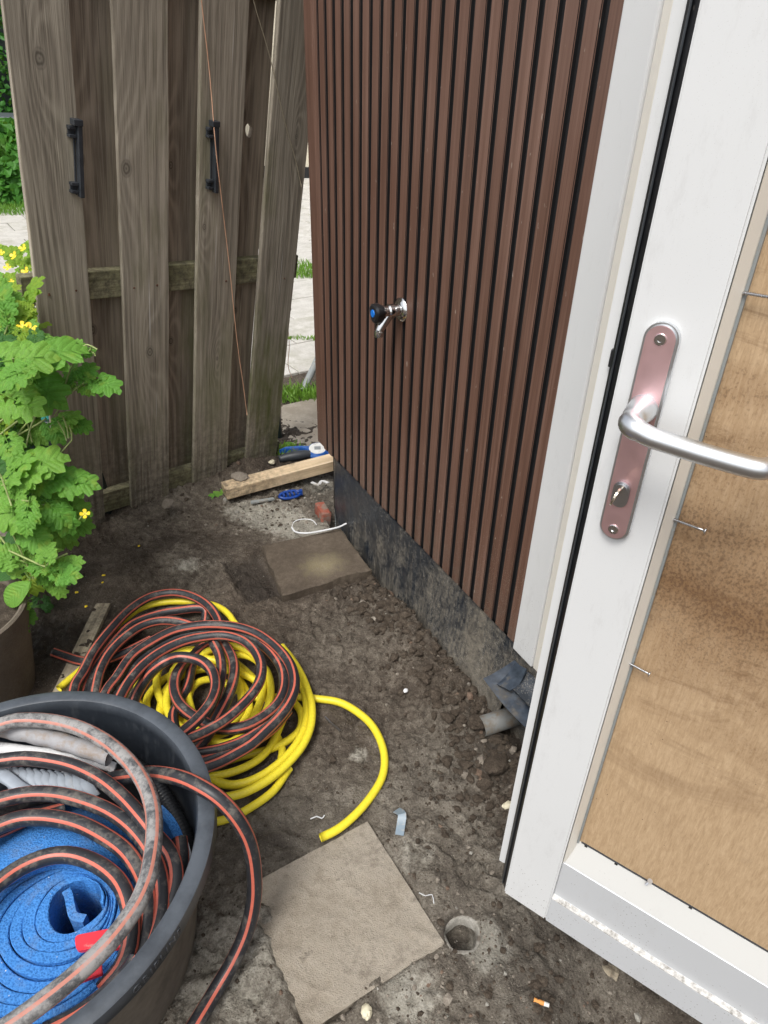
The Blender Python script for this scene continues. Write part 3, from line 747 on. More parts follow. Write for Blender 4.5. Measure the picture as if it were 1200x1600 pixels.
# handle set: plate with rounded ends, lever, cylinder, screws
pc, z0, z1, hw_ = .0345, 1.0615, 1.3055, .0165
def pill(cx, z0, z1, r_, n=14):
    p = []
    for k in range(n + 1): a_ = math.pi * k / n; p.append((cx + r_ * math.cos(a_), z1 - r_ + r_ * math.sin(a_)))
    for k in range(n + 1): a_ = math.pi + math.pi * k / n; p.append((cx + r_ * math.cos(a_), z0 + r_ + r_ * math.sin(a_)))
    return p
b = prism_bm(pill(pc, z0, z1, hw_), -.0085, -.0002)
bmesh.ops.bevel(b, geom=[e_ for e_ in b.edges if e_.verts[0].co.y < -.008 and e_.verts[1].co.y < -.008], offset=.0022, segments=4, affect='EDGES')
plate = obj('handle_plate', b, M_['alu'], door, smooth='auto')
obj('plate_face_reflection', prism_bm(pill(pc, z0 + .0026, z1 - .0026, hw_ - .0026), -.0089, -.0084), M_['alu_red_reflection'], plate)
sx, sz = .0345, 1.2205
lev = merge([
    tube([(sx, -.0085, sz), (sx, -.022, sz), (sx, -.042, sz), (sx + .001, -.052, sz), (sx + .008, -.058, sz - .001), (sx + .024, -.060, sz - .004), (sx + .032, -.060, sz - .0045), (sx + .07, -.060, sz - .006), (sx + .110, -.060, sz - .006), (sx + .122, -.055, sz - .006), (sx + .128, -.042, sz - .006), (sx + .129, -.028, sz - .006)], .0098, 24, step=.003, rfun=lambda t: 1.0 + .38 * max(0, 1 - t / .16) ** .6 + (.10 if t < .3 else 0)),
    tube([(sx, -.0088, sz), (sx, -.012, sz)], .0146, 28, sharp=True)])
obj('lever', lev, M_['alu'], door, smooth='auto')
cylz = 1.1275
obj('lock_cylinder', join_bm(prism_bm(pill(sx - .001, cylz - .022, cylz + .009, .0088), -.0125, -.0088, .0008), cyl_bm((sx - .001, -.0125, cylz), (sx - .001, -.0145, cylz), .0066, n=24)), M_['steel'], door, smooth='auto')
for z_ in (z1 - .0155, z0 + .0140):
    b = lathe_bm([(0, 0), (.0022, 0), (.0024, .0012), (.0052, .0012), (.0060, .0002), (.0064, -.002)], 24)
    obj('plate_screw', b, M_['chrome'], plate, Matrix.Translation((pc, -.0092, z_)) @ Matrix.Rotation(math.radians(90), 4, 'X'), smooth='auto')
# key in the lock
key = thing('key', 'small silver key left in the lock of the white door', 'key', DOOR @ Matrix.Translation((sx - .001, -.0146, cylz)) @ Matrix.Rotation(math.radians(14), 4, 'Y'))
obj('blade', box_bm(-.001, .001, -.007, .002, -.004, .004, .0004), M_['brass'], key)
kb = bmesh.new(); nn = 20
ring_o = [( .0105 * math.cos(2 * math.pi * k / nn) - .0, -.0155 + .0095 * math.sin(2 * math.pi * k / nn)) for k in range(nn)]
b = bmesh.new()
A = [b.verts.new((-.0010, y, z)) for z, y in ring_o]; B = [b.verts.new((.0010, y, z)) for z, y in ring_o]
ring_i = [(.0045 * math.cos(2 * math.pi * k / nn), -.0185 + .003 * math.sin(2 * math.pi * k / nn)) for k in range(nn)]
C1 = [b.verts.new((-.0010, y, z)) for z, y in ring_i]; D1 = [b.verts.new((.0010, y, z)) for z, y in ring_i]
for k in range(nn):
    l = (k + 1) % nn
    b.faces.new((A[k], A[l], C1[l], C1[k])); b.faces.new((B[k], D1[k], D1[l], B[l])); b.faces.new((A[k], B[k], B[l], A[l])); b.faces.new((C1[k], C1[l], D1[l], D1[k]))
bmesh.ops.recalc_face_normals(b, faces=b.faces)
obj('bow', b, M_['brass'], key)
# screws standing out of the bead
def screw_bm(L_=.03, r_=.0016):
    prof = [(0, 0)]; n = 14
    for k in range(n): z = L_ * .8 * k / n; prof += [(r_ * .7, z), (r_ * 1.15, z + L_ * .8 / n / 2)]
    prof += [(r_ * .8, L_ * .8), (r_ * .8, L_ * .93), (r_ * 2.3, L_), (r_ * 2.3, L_ * 1.02), (0, L_ * 1.02)]
    return lathe_bm(prof, 12)
for (u_, z_, L_, dv, lab) in ((.0880, 1.3375, .034, (1, -.05, .02), 'zinc screw sticking out of the door bead above the handle'),
                          (.0870, 1.096, .034, (1, -.06, .0), 'zinc screw sticking out of the door bead just below the handle'),
                          (.0870, .8800, .026, (1, -.10, -.02), 'zinc screw sticking out of the door bead halfway down the plywood'),
                          (.1970, .4935, .020, (.15, -.25, .95), 'zinc screw sticking up from the bead under the plywood')):
    m = DOOR @ Matrix.Translation((u_, .0175, z_)) @ Vector(dv).to_track_quat('Z', 'Y').to_matrix().to_4x4()
    o = obj('screw', screw_bm(L_), M_['steel'], None, None, smooth='auto'); o.matrix_world = m
    tag(o, lab, 'screw', 'screws in the door bead')
# wooden block behind the foot of the door
o = obj('wood_block', prism_bm([(-.016, 0), (.018, 0), (.018, .05), (-.016, .05)], -.01, .012, .001), M_['lath'])
tag(o, 'small brown wooden stake standing in the soil under the open door', 'stake')
p = P(948, 1530, -.06); o.location = (p.x, p.y, -.085); o.rotation_euler = (math.radians(-20), 0, math.radians(-25))

# ------------------------------------------------------------------ wooden fence panel
fence = thing('wooden_fence', 'weathered wooden fence panel with overlapping boards leaning to the left', 'fence', FENCE)
FH = 1.86
fcol = ((.51, .455, .365), (.22, .188, .145)); bcol = ((.41, .345, .27), (.165, .13, .098))
front = [(-.945, -.790, -.03, ((.072, 1.435, .030), (.03, 2.2, .02))), (-.684, -.527, .0, ((.022, 1.19, .030), (.085, .62, .028))), (-.415, -.257, .0, ((.022, 1.02, .017), (.09, .55, .012))), (-.161, .002, .0, ((.11, 1.3, .012),))]
def board_mesh(w_, z0, z1, th, hole=None, wob=.0012, seed=0):
    rs = np.random.RandomState(seed); n = 14
    L_ = [(0 + rs.uniform(-wob, wob), z0 + (z1 - z0) * k / n) for k in range(n + 1)]; R_ = [(w_ + rs.uniform(-wob, wob), z0 + (z1 - z0) * k / n) for k in range(n + 1)]
    outer = L_ + R_[::-1]
    if hole is None: return prism_bm(outer, 0, th, .0015)
    hx, hz, hr = hole; m = 14
    inner = [(hx + hr * (1 + .16 * math.sin(3 * a_)) * math.cos(a_) * .8, hz + hr * 1.25 * (1 + .12 * math.cos(2 * a_ + 1)) * math.sin(a_)) for a_ in [2 * math.pi * k / m for k in range(m)]]
    pts = [Vector(p) for p in outer + inner]; no = len(outer)
    ed = [(i, (i + 1) % no) for i in range(no)] + [(no + i, no + (i + 1) % m) for i in range(m)]
    vo, eo, fo, *_ = delaunay_2d_cdt(pts, ed, [], 0, 1e-7)
    b = bmesh.new(); A = [b.verts.new((v.x, 0, v.y)) for v in vo]; B = [b.verts.new((v.x, th, v.y)) for v in vo]
    from collections import Counter
    ec = Counter(); keep = []
    def inpoly(c, poly):
        s = False; j = len(poly) - 1
        for i in range(len(poly)):
            if (poly[i][1] > c[1]) != (poly[j][1] > c[1]) and c[0] < (poly[j][0] - poly[i][0]) * (c[1] - poly[i][1]) / (poly[j][1] - poly[i][1]) + poly[i][0]: s = not s
            j = i
        return s
    for f_ in fo:
        c = sum((vo[i] for i in f_), Vector((0, 0))) / len(f_)
        if inpoly(c, inner) or not inpoly(c, outer): continue
        keep.append(f_)
        for i in range(len(f_)): ec[frozenset((f_[i], f_[(i + 1) % len(f_)]))] += 1
        b.faces.new([A[i] for i in f_]); b.faces.new([B[i] for i in f_][::-1])
    for e_, c in ec.items():
        if c == 1: i, j = tuple(e_); b.faces.new((A[i], B[i], B[j], A[j]))
    bmesh.ops.recalc_face_normals(b, faces=b.faces); return b
for k, (x0, x1, z0, kn) in enumerate(front):
    m = mat_wood('weathered_board', *fcol, kn, algae=(.25, .7, .55, 1.)[k], ring=24)
    o = obj('board', board_mesh(x1 - x0, z0, FH, .018, seed=k), m, fence, Matrix.Translation((x0, 0, 0)) @ Matrix.Rotation(random.uniform(-.004, .004), 4, 'Y'))
    for zz in (.852, 1.70):
        for xx in (.035, .115):
            if k < 2 or xx > .05: obj('nail_hole', cyl_bm((xx, -.0006, zz - .01 * k + random.uniform(-.01, .01)), (xx, .002, zz - .01 * k), .0032, n=10), M_['rust'], o)
_h = Matrix(FENCE).inverted() @ on_plane(389, 204, FG + FY * .0545, FY)
back = [(-.835, -.655, ((.065, 1.20, .028), (.07, .70, .026)), None), (-.560, -.385, ((.075, 1.19, .02), (.075, .62, .022)), None), (-.29, -.13, ((.07, .70, .02), (.055, 1.34, .05)), (_h.x + .29, _h.z, .0175)), (-.03, .14, (), None), (-1.10, -.95, (), None)]
for k, (x0, x1, kn, hole) in enumerate(back[:3]):
    m = mat_wood('brown_back_board', *bcol, kn, algae=(.25, .6, .2, .3)[k], ring=22)
    obj('back_board', board_mesh(x1 - x0, .0, FH, .018, hole, seed=20 + k), m, fence, Matrix.Translation((x0, .0545, 0)))
rm = mat_wood('mossy_rail', (.42, .40, .25), (.22, .20, .12), (), algae=.7, ring=30)
def rail(z0, z1, name='rail'):
    b = box_bm(-.043, .043, .0, .0355, -.98, .03, .002)
    b2 = obj(name, b, rm, fence, Matrix.Translation((0, .0185, (z0 + z1) / 2)) @ Matrix(((0, 0, 1, 0), (0, 1, 0, 0), (1, 0, 0, 0), (0, 0, 0, 1))))
rail(.812, .898); rail(.005, .088); rail(1.655, 1.74)
# plastic brackets on two boards
def bracket(u_, z0, z1, tilt, lab):
    t = thing('wall_bracket', lab, 'bracket', FENCE @ Matrix.Translation((u_, -.0006, (z0 + z1) / 2)) @ Matrix.Rotation(tilt, 4, 'Y'), 'plastic brackets on the fence')
    h = (z1 - z0) / 2
    b = box_bm(.004, .016, -.026, -.006, -h, h, .0015); box_bm(-.001, .0035, -.007, -.002, -h + .004, h - .02, .001, b)
    obj('rod', b, M_['clip'], t)
    for zz in (h * .62, -h * .86):
        b = box_bm(-.016, .0035, -.018, 0, zz - .004, zz + .004, .001); box_bm(-.016, .0035, -.018, 0, zz + .016, zz + .024, .001, b); box_bm(-.014, .0035, -.006, 0, zz + .0045, zz + .0155, .0005, b)
        cyl_bm((-.008, -.006, zz + .010), (-.008, -.009, zz + .010), .0035, n=12, bm=b)
        obj('mounting_lug', b, M_['clip'], t)
    obj('end_cap', box_bm(-.008, .017, -.029, -.004, h * .9, h + .006, .0015), M_['clip'], t)
bracket(-.812, 1.118, 1.305, .035, 'dark grey plastic bracket screwed to the leftmost fence board')
bracket(-.383, 1.128, 1.325, -.03, 'dark grey plastic bracket screwed to the third fence board')
# wires
def fence_pt(px, py, off): return on_plane(px, py, FG - FY * off, FY)
def wire(name, pix, off, r_, mat, lab):
    pts = [fence_pt(a_, b, o_) for a_, b, o_ in pix]
    o = obj(name, tube(pts, r_, 6, step=.02)[:2], mat, smooth=True); tag(recenter(o), lab, 'wire'); return o
wire('copper_wire', [(312, -25, .02), (318, 30, .012), (328, 120, .010), (337, 230, .034), (345, 300, .030), (352, 360, .012), (360, 430, .010), (368, 510, .012), (374, 560, .015), (380, 600, .018), (386, 648, .02)], 0, .0017, M_['copper'], 'thin copper wire hanging down over the third fence board')
wire('copper_wire', [(390, -25, .004), (400, 15, .004), (422, 90, .004), (445, 190, .004), (462, 250, .004), (471, 292, .006)], 0, .0014, M_['twig'], 'thin pale wire running slantwise across the rightmost fence board')
wire('copper_wire', [(449, 500, -.02), (452, 540, -.03), (450, 570, -.02), (456, 590, -.02)], 0, .0013, M_['copper'], 'short loop of copper wire hanging behind the right edge of the fence')
o = obj('fence_hook', cyl_bm((0, 0, 0), (.025, 0, 0), .007, n=12), M_['blackpl'], fence, Matrix.Translation((.0, .03, .687)))
# dark post behind fence foot
p = P(437, 700, 0); o = obj('metal_post', cyl_bm((0, 0, -.05), (0, 0, .9), .016, n=20), M_['post_green']); tag(o, 'dark green metal post behind the right foot of the fence', 'post'); o.location = (p.x - .010, p.y + .05, 0); o.rotation_euler = (0, math.radians(-1.), 0)

#@@OBJECTS
# ------------------------------------------------------------------ tap
tap = thing('water_tap', 'chrome outdoor tap with black and blue knob on the brown clad wall', 'tap', WALL @ Matrix.Translation((.436, 0, .947)))
RX = Matrix.Rotation(math.radians(90), 4, 'X')        # local z -> -y (out of the wall)
obj('rosette', lathe_bm([(0, .010), (.018, .010), (.024, .0085), (.031, .0035), (.0325, .0)], 36), M_['chrome'], tap, RX, smooth='auto')
b = lathe_bm([(.0, .008), (.0165, .008), (.0155, .016), (.0145, .020), (.0185, .025), (.0190, .038), (.0155, .042), (.0150, .050), (.018, .053), (.018, .057), (0, .057)], 28)
obj('body', b, M_['chrome'], tap, RX, smooth='auto')
sp = tube([(0, -.036, -.006), (0, -.048, -.022), (0, -.060, -.040), (0, -.066, -.054), (0, -.066, -.064)], .0125, 20, step=.003, rfun=lambda t: 1.2 - .35 * t + (.22 if t > .8 else 0))
obj('spout', (sp[0], sp[1]), M_['chrome'], tap, smooth='auto')
kn = []
b = bmesh.new(); n = 36; prof = [(.006, .056), (.022, .060), (.0255, .066), (.025, .080), (.020, .085), (.0, .086)]
rings = []
for r_, z in prof:
    rings.append([b.verts.new((r_ * (1 + .13 * math.cos(3 * t)) * math.cos(t), r_ * (1 + .13 * math.cos(3 * t)) * math.sin(t), z)) for t in [2 * math.pi * k / n for k in range(n)]])
for A, B in zip(rings[:-1], rings[1:]):
    for k in range(n): b.faces.new((A[k], A[(k + 1) % n], B[(k + 1) % n], B[k]))
bmesh.ops.remove_doubles(b, verts=b.verts, dist=1e-6); bmesh.ops.recalc_face_normals(b, faces=b.faces)
kb = obj('knob', b, M_['blackpl'], tap, RX @ Matrix.Rotation(.5, 4, 'Z'), smooth='auto')
obj('blue_disc', lathe_bm([(0, .0878), (.0095, .0875), (.0102, .0855)], 24), M_['bluebtn'], kb, smooth='auto')
obj('washer', lathe_bm([(.006, .0605), (.0175, .0605), (.0175, .062), (.006, .062)], 28), M_['chrome'], tap, RX, smooth='auto')

# ------------------------------------------------------------------ slabs, brick, timber
def slab(quad, z, th, mat, lab, ridge=0., wob=.004, seed=1, n=40, name='concrete_slab'):
    b = bmesh.new(); q = [Vector((*p, 0)) for p in quad]; rs = np.random.RandomState(seed); grid = []
    ex = fbm(np.linspace(0, 3, n + 1)[None, :].repeat(4, 0), np.arange(4)[:, None] * 9. + seed + np.zeros((4, n + 1)), .3, 3, seed)
    for i in range(n + 1):
        row = []
        for j in range(n + 1):
            s_, t_ = i / n, j / n
            p = (q[0] * (1 - s_) + q[1] * s_) * (1 - t_) + (q[3] * (1 - s_) + q[2] * s_) * t_
            c = (q[0] + q[1] + q[2] + q[3]) / 4
            edge = min(s_, t_, 1 - s_, 1 - t_)
            if edge < 1e-6: p = p + (c - p).normalized() * wob * float(2 * fbm(np.array([[p.x]]), np.array([[p.y]]), .03, 3, seed)[0, 0] - .4) * 2
            row.append([p.x, p.y, z - (.004 if edge < 1e-6 else 0)])
        grid.append(row)
    G = np.array(grid)
    G[..., 2] += ridge * (1 - np.abs(fbm(G[..., 0] * .7 + G[..., 1] * .5, G[..., 1], .06, 3, seed + 5) - .5) * 2 - .8) + .002 * (fbm(G[..., 0], G[..., 1], .02, 3, seed + 9) - .5)
    vs = [[b.verts.new(G[i, j]) for j in range(n + 1)] for i in range(n + 1)]
    for i in range(n):
        for j in range(n): b.faces.new((vs[i][j], vs[i + 1][j], vs[i + 1][j + 1], vs[i][j + 1]))
    border = [vs[i][0] for i in range(n + 1)] + [vs[n][j] for j in range(1, n + 1)] + [vs[i][n] for i in range(n - 1, -1, -1)] + [vs[0][j] for j in range(n - 1, 0, -1)]
    bot = [b.verts.new(v.co + Vector((0, 0, -th))) for v in border]
    for k in range(len(border)): l = (k + 1) % len(border); b.faces.new((border[k], bot[k], bot[l], border[l]))
    b.faces.new(bot[::-1]); bmesh.ops.recalc_face_normals(b, faces=b.faces)
    o = obj(name, b, mat, smooth='auto'); return tag(recenter(o), lab, 'slab')
# damp slab has its own lighter sandy patch
g = NG('damp_slab_surface', .8, spec=.35)
n1 = g.noise(g.obj, 11, 7, .7); n2 = g.noise(g.obj, 80, 5, .7); n3 = g.noise(g.obj, 400, 3)
t = g.math('ADD', g.math('MULTIPLY', n1, .4), g.math('ADD', g.math('MULTIPLY', n2, .3), g.math('MULTIPLY', n3, .3)))
cd = g.ramp(t, [(.36, (.050, .038, .028)), (.5, (.092, .072, .053)), (.65, (.15, .12, .09))]); cl_ = g.ramp(t, [(.36, (.13, .105, .06)), (.5, (.23, .195, .12)), (.64, (.38, .33, .23))])
dd = g.n('ShaderNodeVectorMath', operation='DISTANCE'); g.L(g.obj, dd.inputs[0]); c_ = P(505, 888, .03); cen = P(490, 878, .03); dd.inputs[1].default_value = (c_.x - cen.x, c_.y - cen.y, .03)
g.color(g.mix(g.mr(g.math('ADD', dd.outputs['Value'], g.math('ADD', g.math('MULTIPLY', n1, .22), g.math('MULTIPLY', n2, .10))), .25, .17), cd, cl_)); g.bump(n2, .5, .003)
slab(UP, .032, .05, g.m, 'dark damp square concrete slab lying next to the foot of the brown wall', wob=.004, seed=3)
g = NG('muddy_slab_surface', .85, spec=.3)
n1 = g.noise(g.obj, 6, 7, .65); n2 = g.noise(g.obj, 60, 5, .7); n3 = g.noise(g.obj, 400, 3)
t = g.math('ADD', g.math('MULTIPLY', n1, .45), g.math('ADD', g.math('MULTIPLY', n2, .3), g.math('MULTIPLY', n3, .25)))
col = g.ramp(t, [(.34, (.175, .145, .11)), (.48, (.30, .262, .21)), (.62, (.40, .36, .30))])
col = g.mix(g.mr(g.math('ADD', g.math('MULTIPLY', n1, .5), g.math('MULTIPLY', n2, .5)), .52, .62, 0, .6), col, (.13, .105, .08)); spots = g.mr(g.noise(g.obj, 22, 3, .5), .68, .72); col = g.mix(g.math('MULTIPLY', spots, .7), col, (.12, .10, .08))
g.color(col); g.bump(g.math('ADD', g.math('ADD', g.math('MULTIPLY', n1, .7), n2), g.math('MULTIPLY', n3, .8)), .8, .004)
slab(LOW, .006, .05, g.m, 'square grey-brown concrete slab with smeared mud beside the round hole', ridge=.005, wob=.003, seed=8, n=90)
# mortar collar round the hole
b = bmesh.new(); n = 48; rings = []
for r_, z in ((.031, -.022), (.033, -.004), (.036, .001), (.042, .001), (.052, -.008)):
    ring = []
    for k in range(n):
        a_ = 2 * math.pi * k / n; wid = 1 + .22 * max(0, math.cos(a_ + .3)) * (1 if r_ > .038 else 0) + .05 * math.sin(5 * a_); low = -.014 * max(0, -math.cos(a_ + .9)) * (1 if z > -.05 else 0)
        ring.append(b.verts.new((r_ * wid * math.cos(a_), r_ * wid * math.sin(a_), z + low)))
    rings.append(ring)
for A, B in zip(rings[:-1], rings[1:]):
    for k in range(n): b.faces.new((A[k], A[(k + 1) % n], B[(k + 1) % n], B[k]))
bmesh.ops.recalc_face_normals(b, faces=b.faces)
o = obj('hole_collar', b, M_['mortar'], smooth=True); o.location = (HX, HY, -.002); tag(o, 'rough pale mortar ring round the hole in the ground by the grey slab', 'mortar ring')

def lump(r_, seed, sub=2, squash=.7, rough=.35):
    b = bmesh.new(); bmesh.ops.create_icosphere(b, subdivisions=sub, radius=1)
    rs = np.random.RandomState(seed); off = rs.rand(3) * 50; sx_ = 1 + rs.uniform(-.25, .3)
    for v in b.verts:
        c = v.co; nse = float(fbm(np.array([[c.x + off[0] + c.z]]), np.array([[c.y + off[1] - c.z * .7]]), .9, 2, seed % 50)[0, 0]) - .5
        nse += .35 * (rs.rand() - .5)
        v.co = Vector((c.x * sx_, c.y, c.z * squash)) * r_ * (1 + rough * nse * 1.6)
    return b
# red brick stub and rubble by the corner
br = box_bm(-.018, .022, -.04, .05, -.035, .03, .006, seg=2)
for v in br.verts: v.co += Vector((random.uniform(-.002, .002), random.uniform(-.002, .002), random.uniform(-.002, .002)))
o = obj('red_brick', br, M_['brick'], smooth='auto'); o.location = P(504, 806, .01) + Vector((0, 0, .004)); o.rotation_euler = (0, .1, math.radians(24)); tag(o, 'broken red brick half buried next to the corner of the brown wall', 'brick')
lump_later = True
def beam(pA, pB, w_, h_, mat, name, lab, cat):
    d = pB - pA; L_ = d.length
    b = box_bm(-w_ / 2, w_ / 2, -h_ / 2, h_ / 2, 0, L_, .002)
    o = obj(name, b, mat)
    z = d.normalized(); y = Vector((0, 0, 1)); y = (y - z * y.dot(z)).normalized(); x = y.cross(z)
    o.matrix_world = frame_matrix(pA, x, y, z); tag(o, lab, cat); return o
beam(P(350, 767, .06), P(530, 719, .085), .070, .046, M_['pine'], 'timber_beam', 'short pale pine beam lying at the foot of the fence against the wall corner', 'timber')
beam(P(162, 945, .012), P(93, 1090, .012), .046, .016, M_['lath'], 'wooden_lath', 'thin weathered wooden lath lying under the coiled hoses', 'lath')

# blue tool behind the beam
zt = .045
tool = thing('blue_clamp', 'blue plastic clamp with a pale oval disc lying behind the pine beam', 'clamp', Matrix.Translation(P(482, 705, zt)) @ Matrix.Rotation(math.radians(8), 4, 'Z'))
f_ = bmesh.new()
def arc(p, r_, mat_, name): obj(name, tube(p, r_, 12, step=.006)[:2], mat_, tool, smooth=True)
b = prism_bm([(-.13, .005), (-.10, .03), (-.04, .035), (.02, .028), (.075, -.01), (.11, -.05), (.07, -.045), (.03, -.03), (-.03, .012), (-.09, .01)], -.012, .012, .003)
obj('jaw', b, M_['bluetool'], tool, Matrix.Rotation(math.radians(-90), 4, 'X') @ Matrix.Identity(4))
obj('handle', tube([(-.13, -.055, -.005), (-.09, -.048, .0), (-.04, -.042, .004), (.01, -.035, .004)], .019, 16, step=.008, rfun=lambda t: .85 + .3 * math.sin(3 * t))[:2], M_['clip'], tool, smooth=True)
b = lathe_bm([(0, .012), (.040, .012), (.046, .006), (.046, -.01), (0, -.01)], 36)
dk = obj('frame_ring', b, M_['bluetool'], tool, Matrix.Translation((.04, -.018, .012)) @ Matrix.Rotation(.2, 4, 'X'), smooth='auto')
obj('label_disc', lathe_bm([(0, .0145), (.036, .0142), (.038, .012)], 36), M_['paper'], dk, smooth='auto')
obj('barcode', box_bm(-.014, .014, -.012, .010, .0147, .0152), M_['greypipe'], dk)
obj('lower_frame', tube([(.01, -.05, 0), (.05, -.066, .002), (.10, -.055, .002), (.115, -.02, .0)], .010, 12, step=.008)[:2], M_['bluetool'], tool, smooth=True)
obj('lever_arm', tube([(.07, -.01, .01), (.10, .02, .03), (.13, .05, .05)], .006, 10)[:2], M_['greypipe'], tool, smooth=True)
# blue clip under the beam
t = thing('blue_clip', 'small dark blue plastic clip on the soil in front of the pine beam', 'clip', Matrix.Translation(P(453, 773, .03)) @ Matrix.Rotation(.4, 4, 'Z'))
obj('ring', tube([(-.045, 0, 0), (-.03, .014, .004), (0, .018, .006), (.03, .014, .004), (.045, 0, 0), (.03, -.012, -.004), (0, -.016, -.006), (-.03, -.012, -.004), (-.045, 0, 0)], .006, 10)[:2], M_['bluedark'], t, smooth=True)
for k in range(4): obj('rib', box_bm(-.03 + k * .017, -.022 + k * .017, -.014, .014, -.006, .010, .001), M_['bluedark'], t)
obj('peg', box_bm(.038, .052, -.008, .008, -.01, .014, .002), M_['bluedark'], t)
# pale strip
def strip(pix, z, wd, th, mat, name, lab, cat, up=(0, 0, 1)):
    C_ = spline([P(a_, b, z + dz) for a_, b, dz in pix], .008); n = len(C_); V = []; Fc = []
    for i in range(n):
        T = _un(C_[min(i + 1, n - 1)] - C_[max(i - 1, 0)]); B = _un(np.cross(T, up)); 
        for s_, q_ in ((-1, 0), (1, 0), (1, 1), (-1, 1)): V.append(C_[i] + B * s_ * wd / 2 + np.array(up) * q_ * th)
    for i in range(n - 1):
        for k in range(4): l = (k + 1) % 4; Fc.append((4 * i + k, 4 * i + l, 4 * i + 4 + l, 4 * i + 4 + k))
    Fc += [(3, 2, 1, 0), tuple(4 * (n - 1) + k for k in range(4))]
    o = obj(name, (V, Fc), mat, smooth='auto'); return tag(recenter(o), lab, cat)
strip([(392, 786, 0), (412, 783, .004), (428, 780, 0)], .02, .016, .006, M_['greypipe'], 'plastic_strip', 'flat grey strip on the soil in front of the pine beam', 'strip')
strip([(487, 754, 0), (497, 758, .008), (503, 752, .002), (513, 755, .006)], .04, .012, .003, M_['whitepl'], 'torn_plastic', 'scrap of crumpled white plastic by the wall corner', 'plastic scrap')
# white pipe hook
t = thing('pipe_clip', 'white plastic pipe clip lying behind the damp slab at the wall corner', 'clip', Matrix.Identity(4))
z_ = .045
obj('bar', tube([P(456, 824, z_), P(462, 831, z_), P(480, 833, z_), P(505, 829, z_ + .004), P(528, 824, z_ + .008), P(541, 818, z_ + .014)], .0034, 8, step=.006)[:2], M_['whitepl'], t, smooth=True)
obj('loop', tube([P(456, 824, z_), P(460, 815, z_ + .012), P(474, 811, z_ + .02), P(488, 813, z_ + .018), P(495, 820, z_ + .006)], .0018, 8, step=.006)[:2], M_['whitepl'], t, smooth=True)

# ------------------------------------------------------------------ flashing flap, pipe stub at the threshold
def sheet(rows, mat, name, lab, cat, th=.002):
    A = [spline([np.array(p) for p in r_], .012) for r_ in rows]; n = min(len(a_) for a_ in A)
    A = [[a_[int(round(k * (len(a_) - 1) / (n - 1)))] for k in range(n)] for a_ in A]
    cols = [spline([A[r_][k] for r_ in range(len(A))], .012) for k in range(n)]
    m = min(len(c) for c in cols); G = [[c[int(round(k * (len(c) - 1) / (m - 1)))] for k in range(m)] for c in cols]
    b = bmesh.new(); vs = [[b.verts.new(p) for p in c] for c in G]
    for i in range(n - 1):
        for j in range(m - 1): b.faces.new((vs[i][j], vs[i + 1][j], vs[i + 1][j + 1], vs[i][j + 1]))
    bmesh.ops.recalc_face_normals(b, faces=b.faces)
    bmesh.ops.solidify(b, geom=b.faces[:], thickness=th)
    o = obj(name, b, mat, smooth='auto')
    if cat: tag(recenter(o), lab, cat)
    return o
sheet([[WP(806, 1030, .012), WP(828, 1050, .012), WP(862, 1080, .012)],
       [WP(778, 1048, .065), WP(812, 1085, .055), WP(856, 1125, .045)],
       [WP(755, 1060, .105), WP(790, 1105, .10), WP(850, 1165, .09)]], M_['flashing'], 'flashing_sheet', 'torn blue-black rubber flashing curling out from under the door frame', 'flashing')
sheet([[WP(806, 1036, .03), WP(824, 1046, .03)], [WP(792, 1056, .06), WP(812, 1070, .055)], [WP(777, 1070, .09), WP(797, 1080, .08)]], M_['flashing'], 'rubber_tab', 'small folded grey rubber tab on top of the torn flashing', 'rubber tab', .003)
sheet([[WP(826, 1050, .02), WP(865, 1085, .02)], [WP(815, 1065, .045), WP(850, 1108, .04)], [WP(802, 1078, .075), WP(846, 1125, .065)]], M_['membrane'], 'muddy_flap', 'mud covered rubber flap under the white door frame post', 'rubber flap', .003)
pa, pb_ = P(753, 1135, .038), P(812, 1116, .050)
o = obj('pipe_stub', cyl_bm(pa, pb_, .027, n=28, caps=False), mat_plain('muddy_grey_pvc', (.16, .165, .16), .6, dirt=(.15, .125, .095), dirt_amt=.34, dscale=34), smooth='auto'); 
b = bmesh.new(); b.from_mesh(o.data); bmesh.ops.solidify(b, geom=b.faces[:], thickness=.003); b.to_mesh(o.data); b.free()
tag(recenter(o), 'short muddy grey plastic pipe lying in the soil below the torn flashing', 'pipe')

# ------------------------------------------------------------------ hoses
HR = .0143
def hp(pix, z):   # (x, y[, dz])
    return [P(p[0], p[1], z + (p[2] if len(p) > 2 else 0)) for p in pix]
BL = []
def bh(pix, z, ph=.3, tw=.6, r_=HR):
    BL.append(tube(hp(pix, z), r_, 32, 4, ph + .55, tw, step=.012, wob=.05))
Z1, Z2, Z3, Z4 = .045, .075, .105, .135
bh([(112, 1100), (117, 1072), (130, 1050), (145, 1020), (170, 987), (200, 955), (230, 935), (260, 927), (287, 928), (312, 937), (330, 951), (343, 972), (348, 1000, -.02)], Z2, .2)
bh([(128, 1100), (134, 1075), (144, 1050), (160, 1025), (182, 997), (208, 974), (248, 959), (282, 953), (306, 950), (318, 951), (322, 958, -.01), (321, 972, -.02), (318, 990, -.04)], Z1, .9)
bh([(147, 1100), (150, 1075), (157, 1047), (172, 1020), (195, 996), (222, 978), (252, 970), (282, 972), (312, 982, -.01), (340, 1000, -.03)], Z2, .5)
bh([(140, 1115), (143, 1080), (150, 1055), (165, 1028), (188, 1003), (218, 983, -.01)], Z1, 1.0)
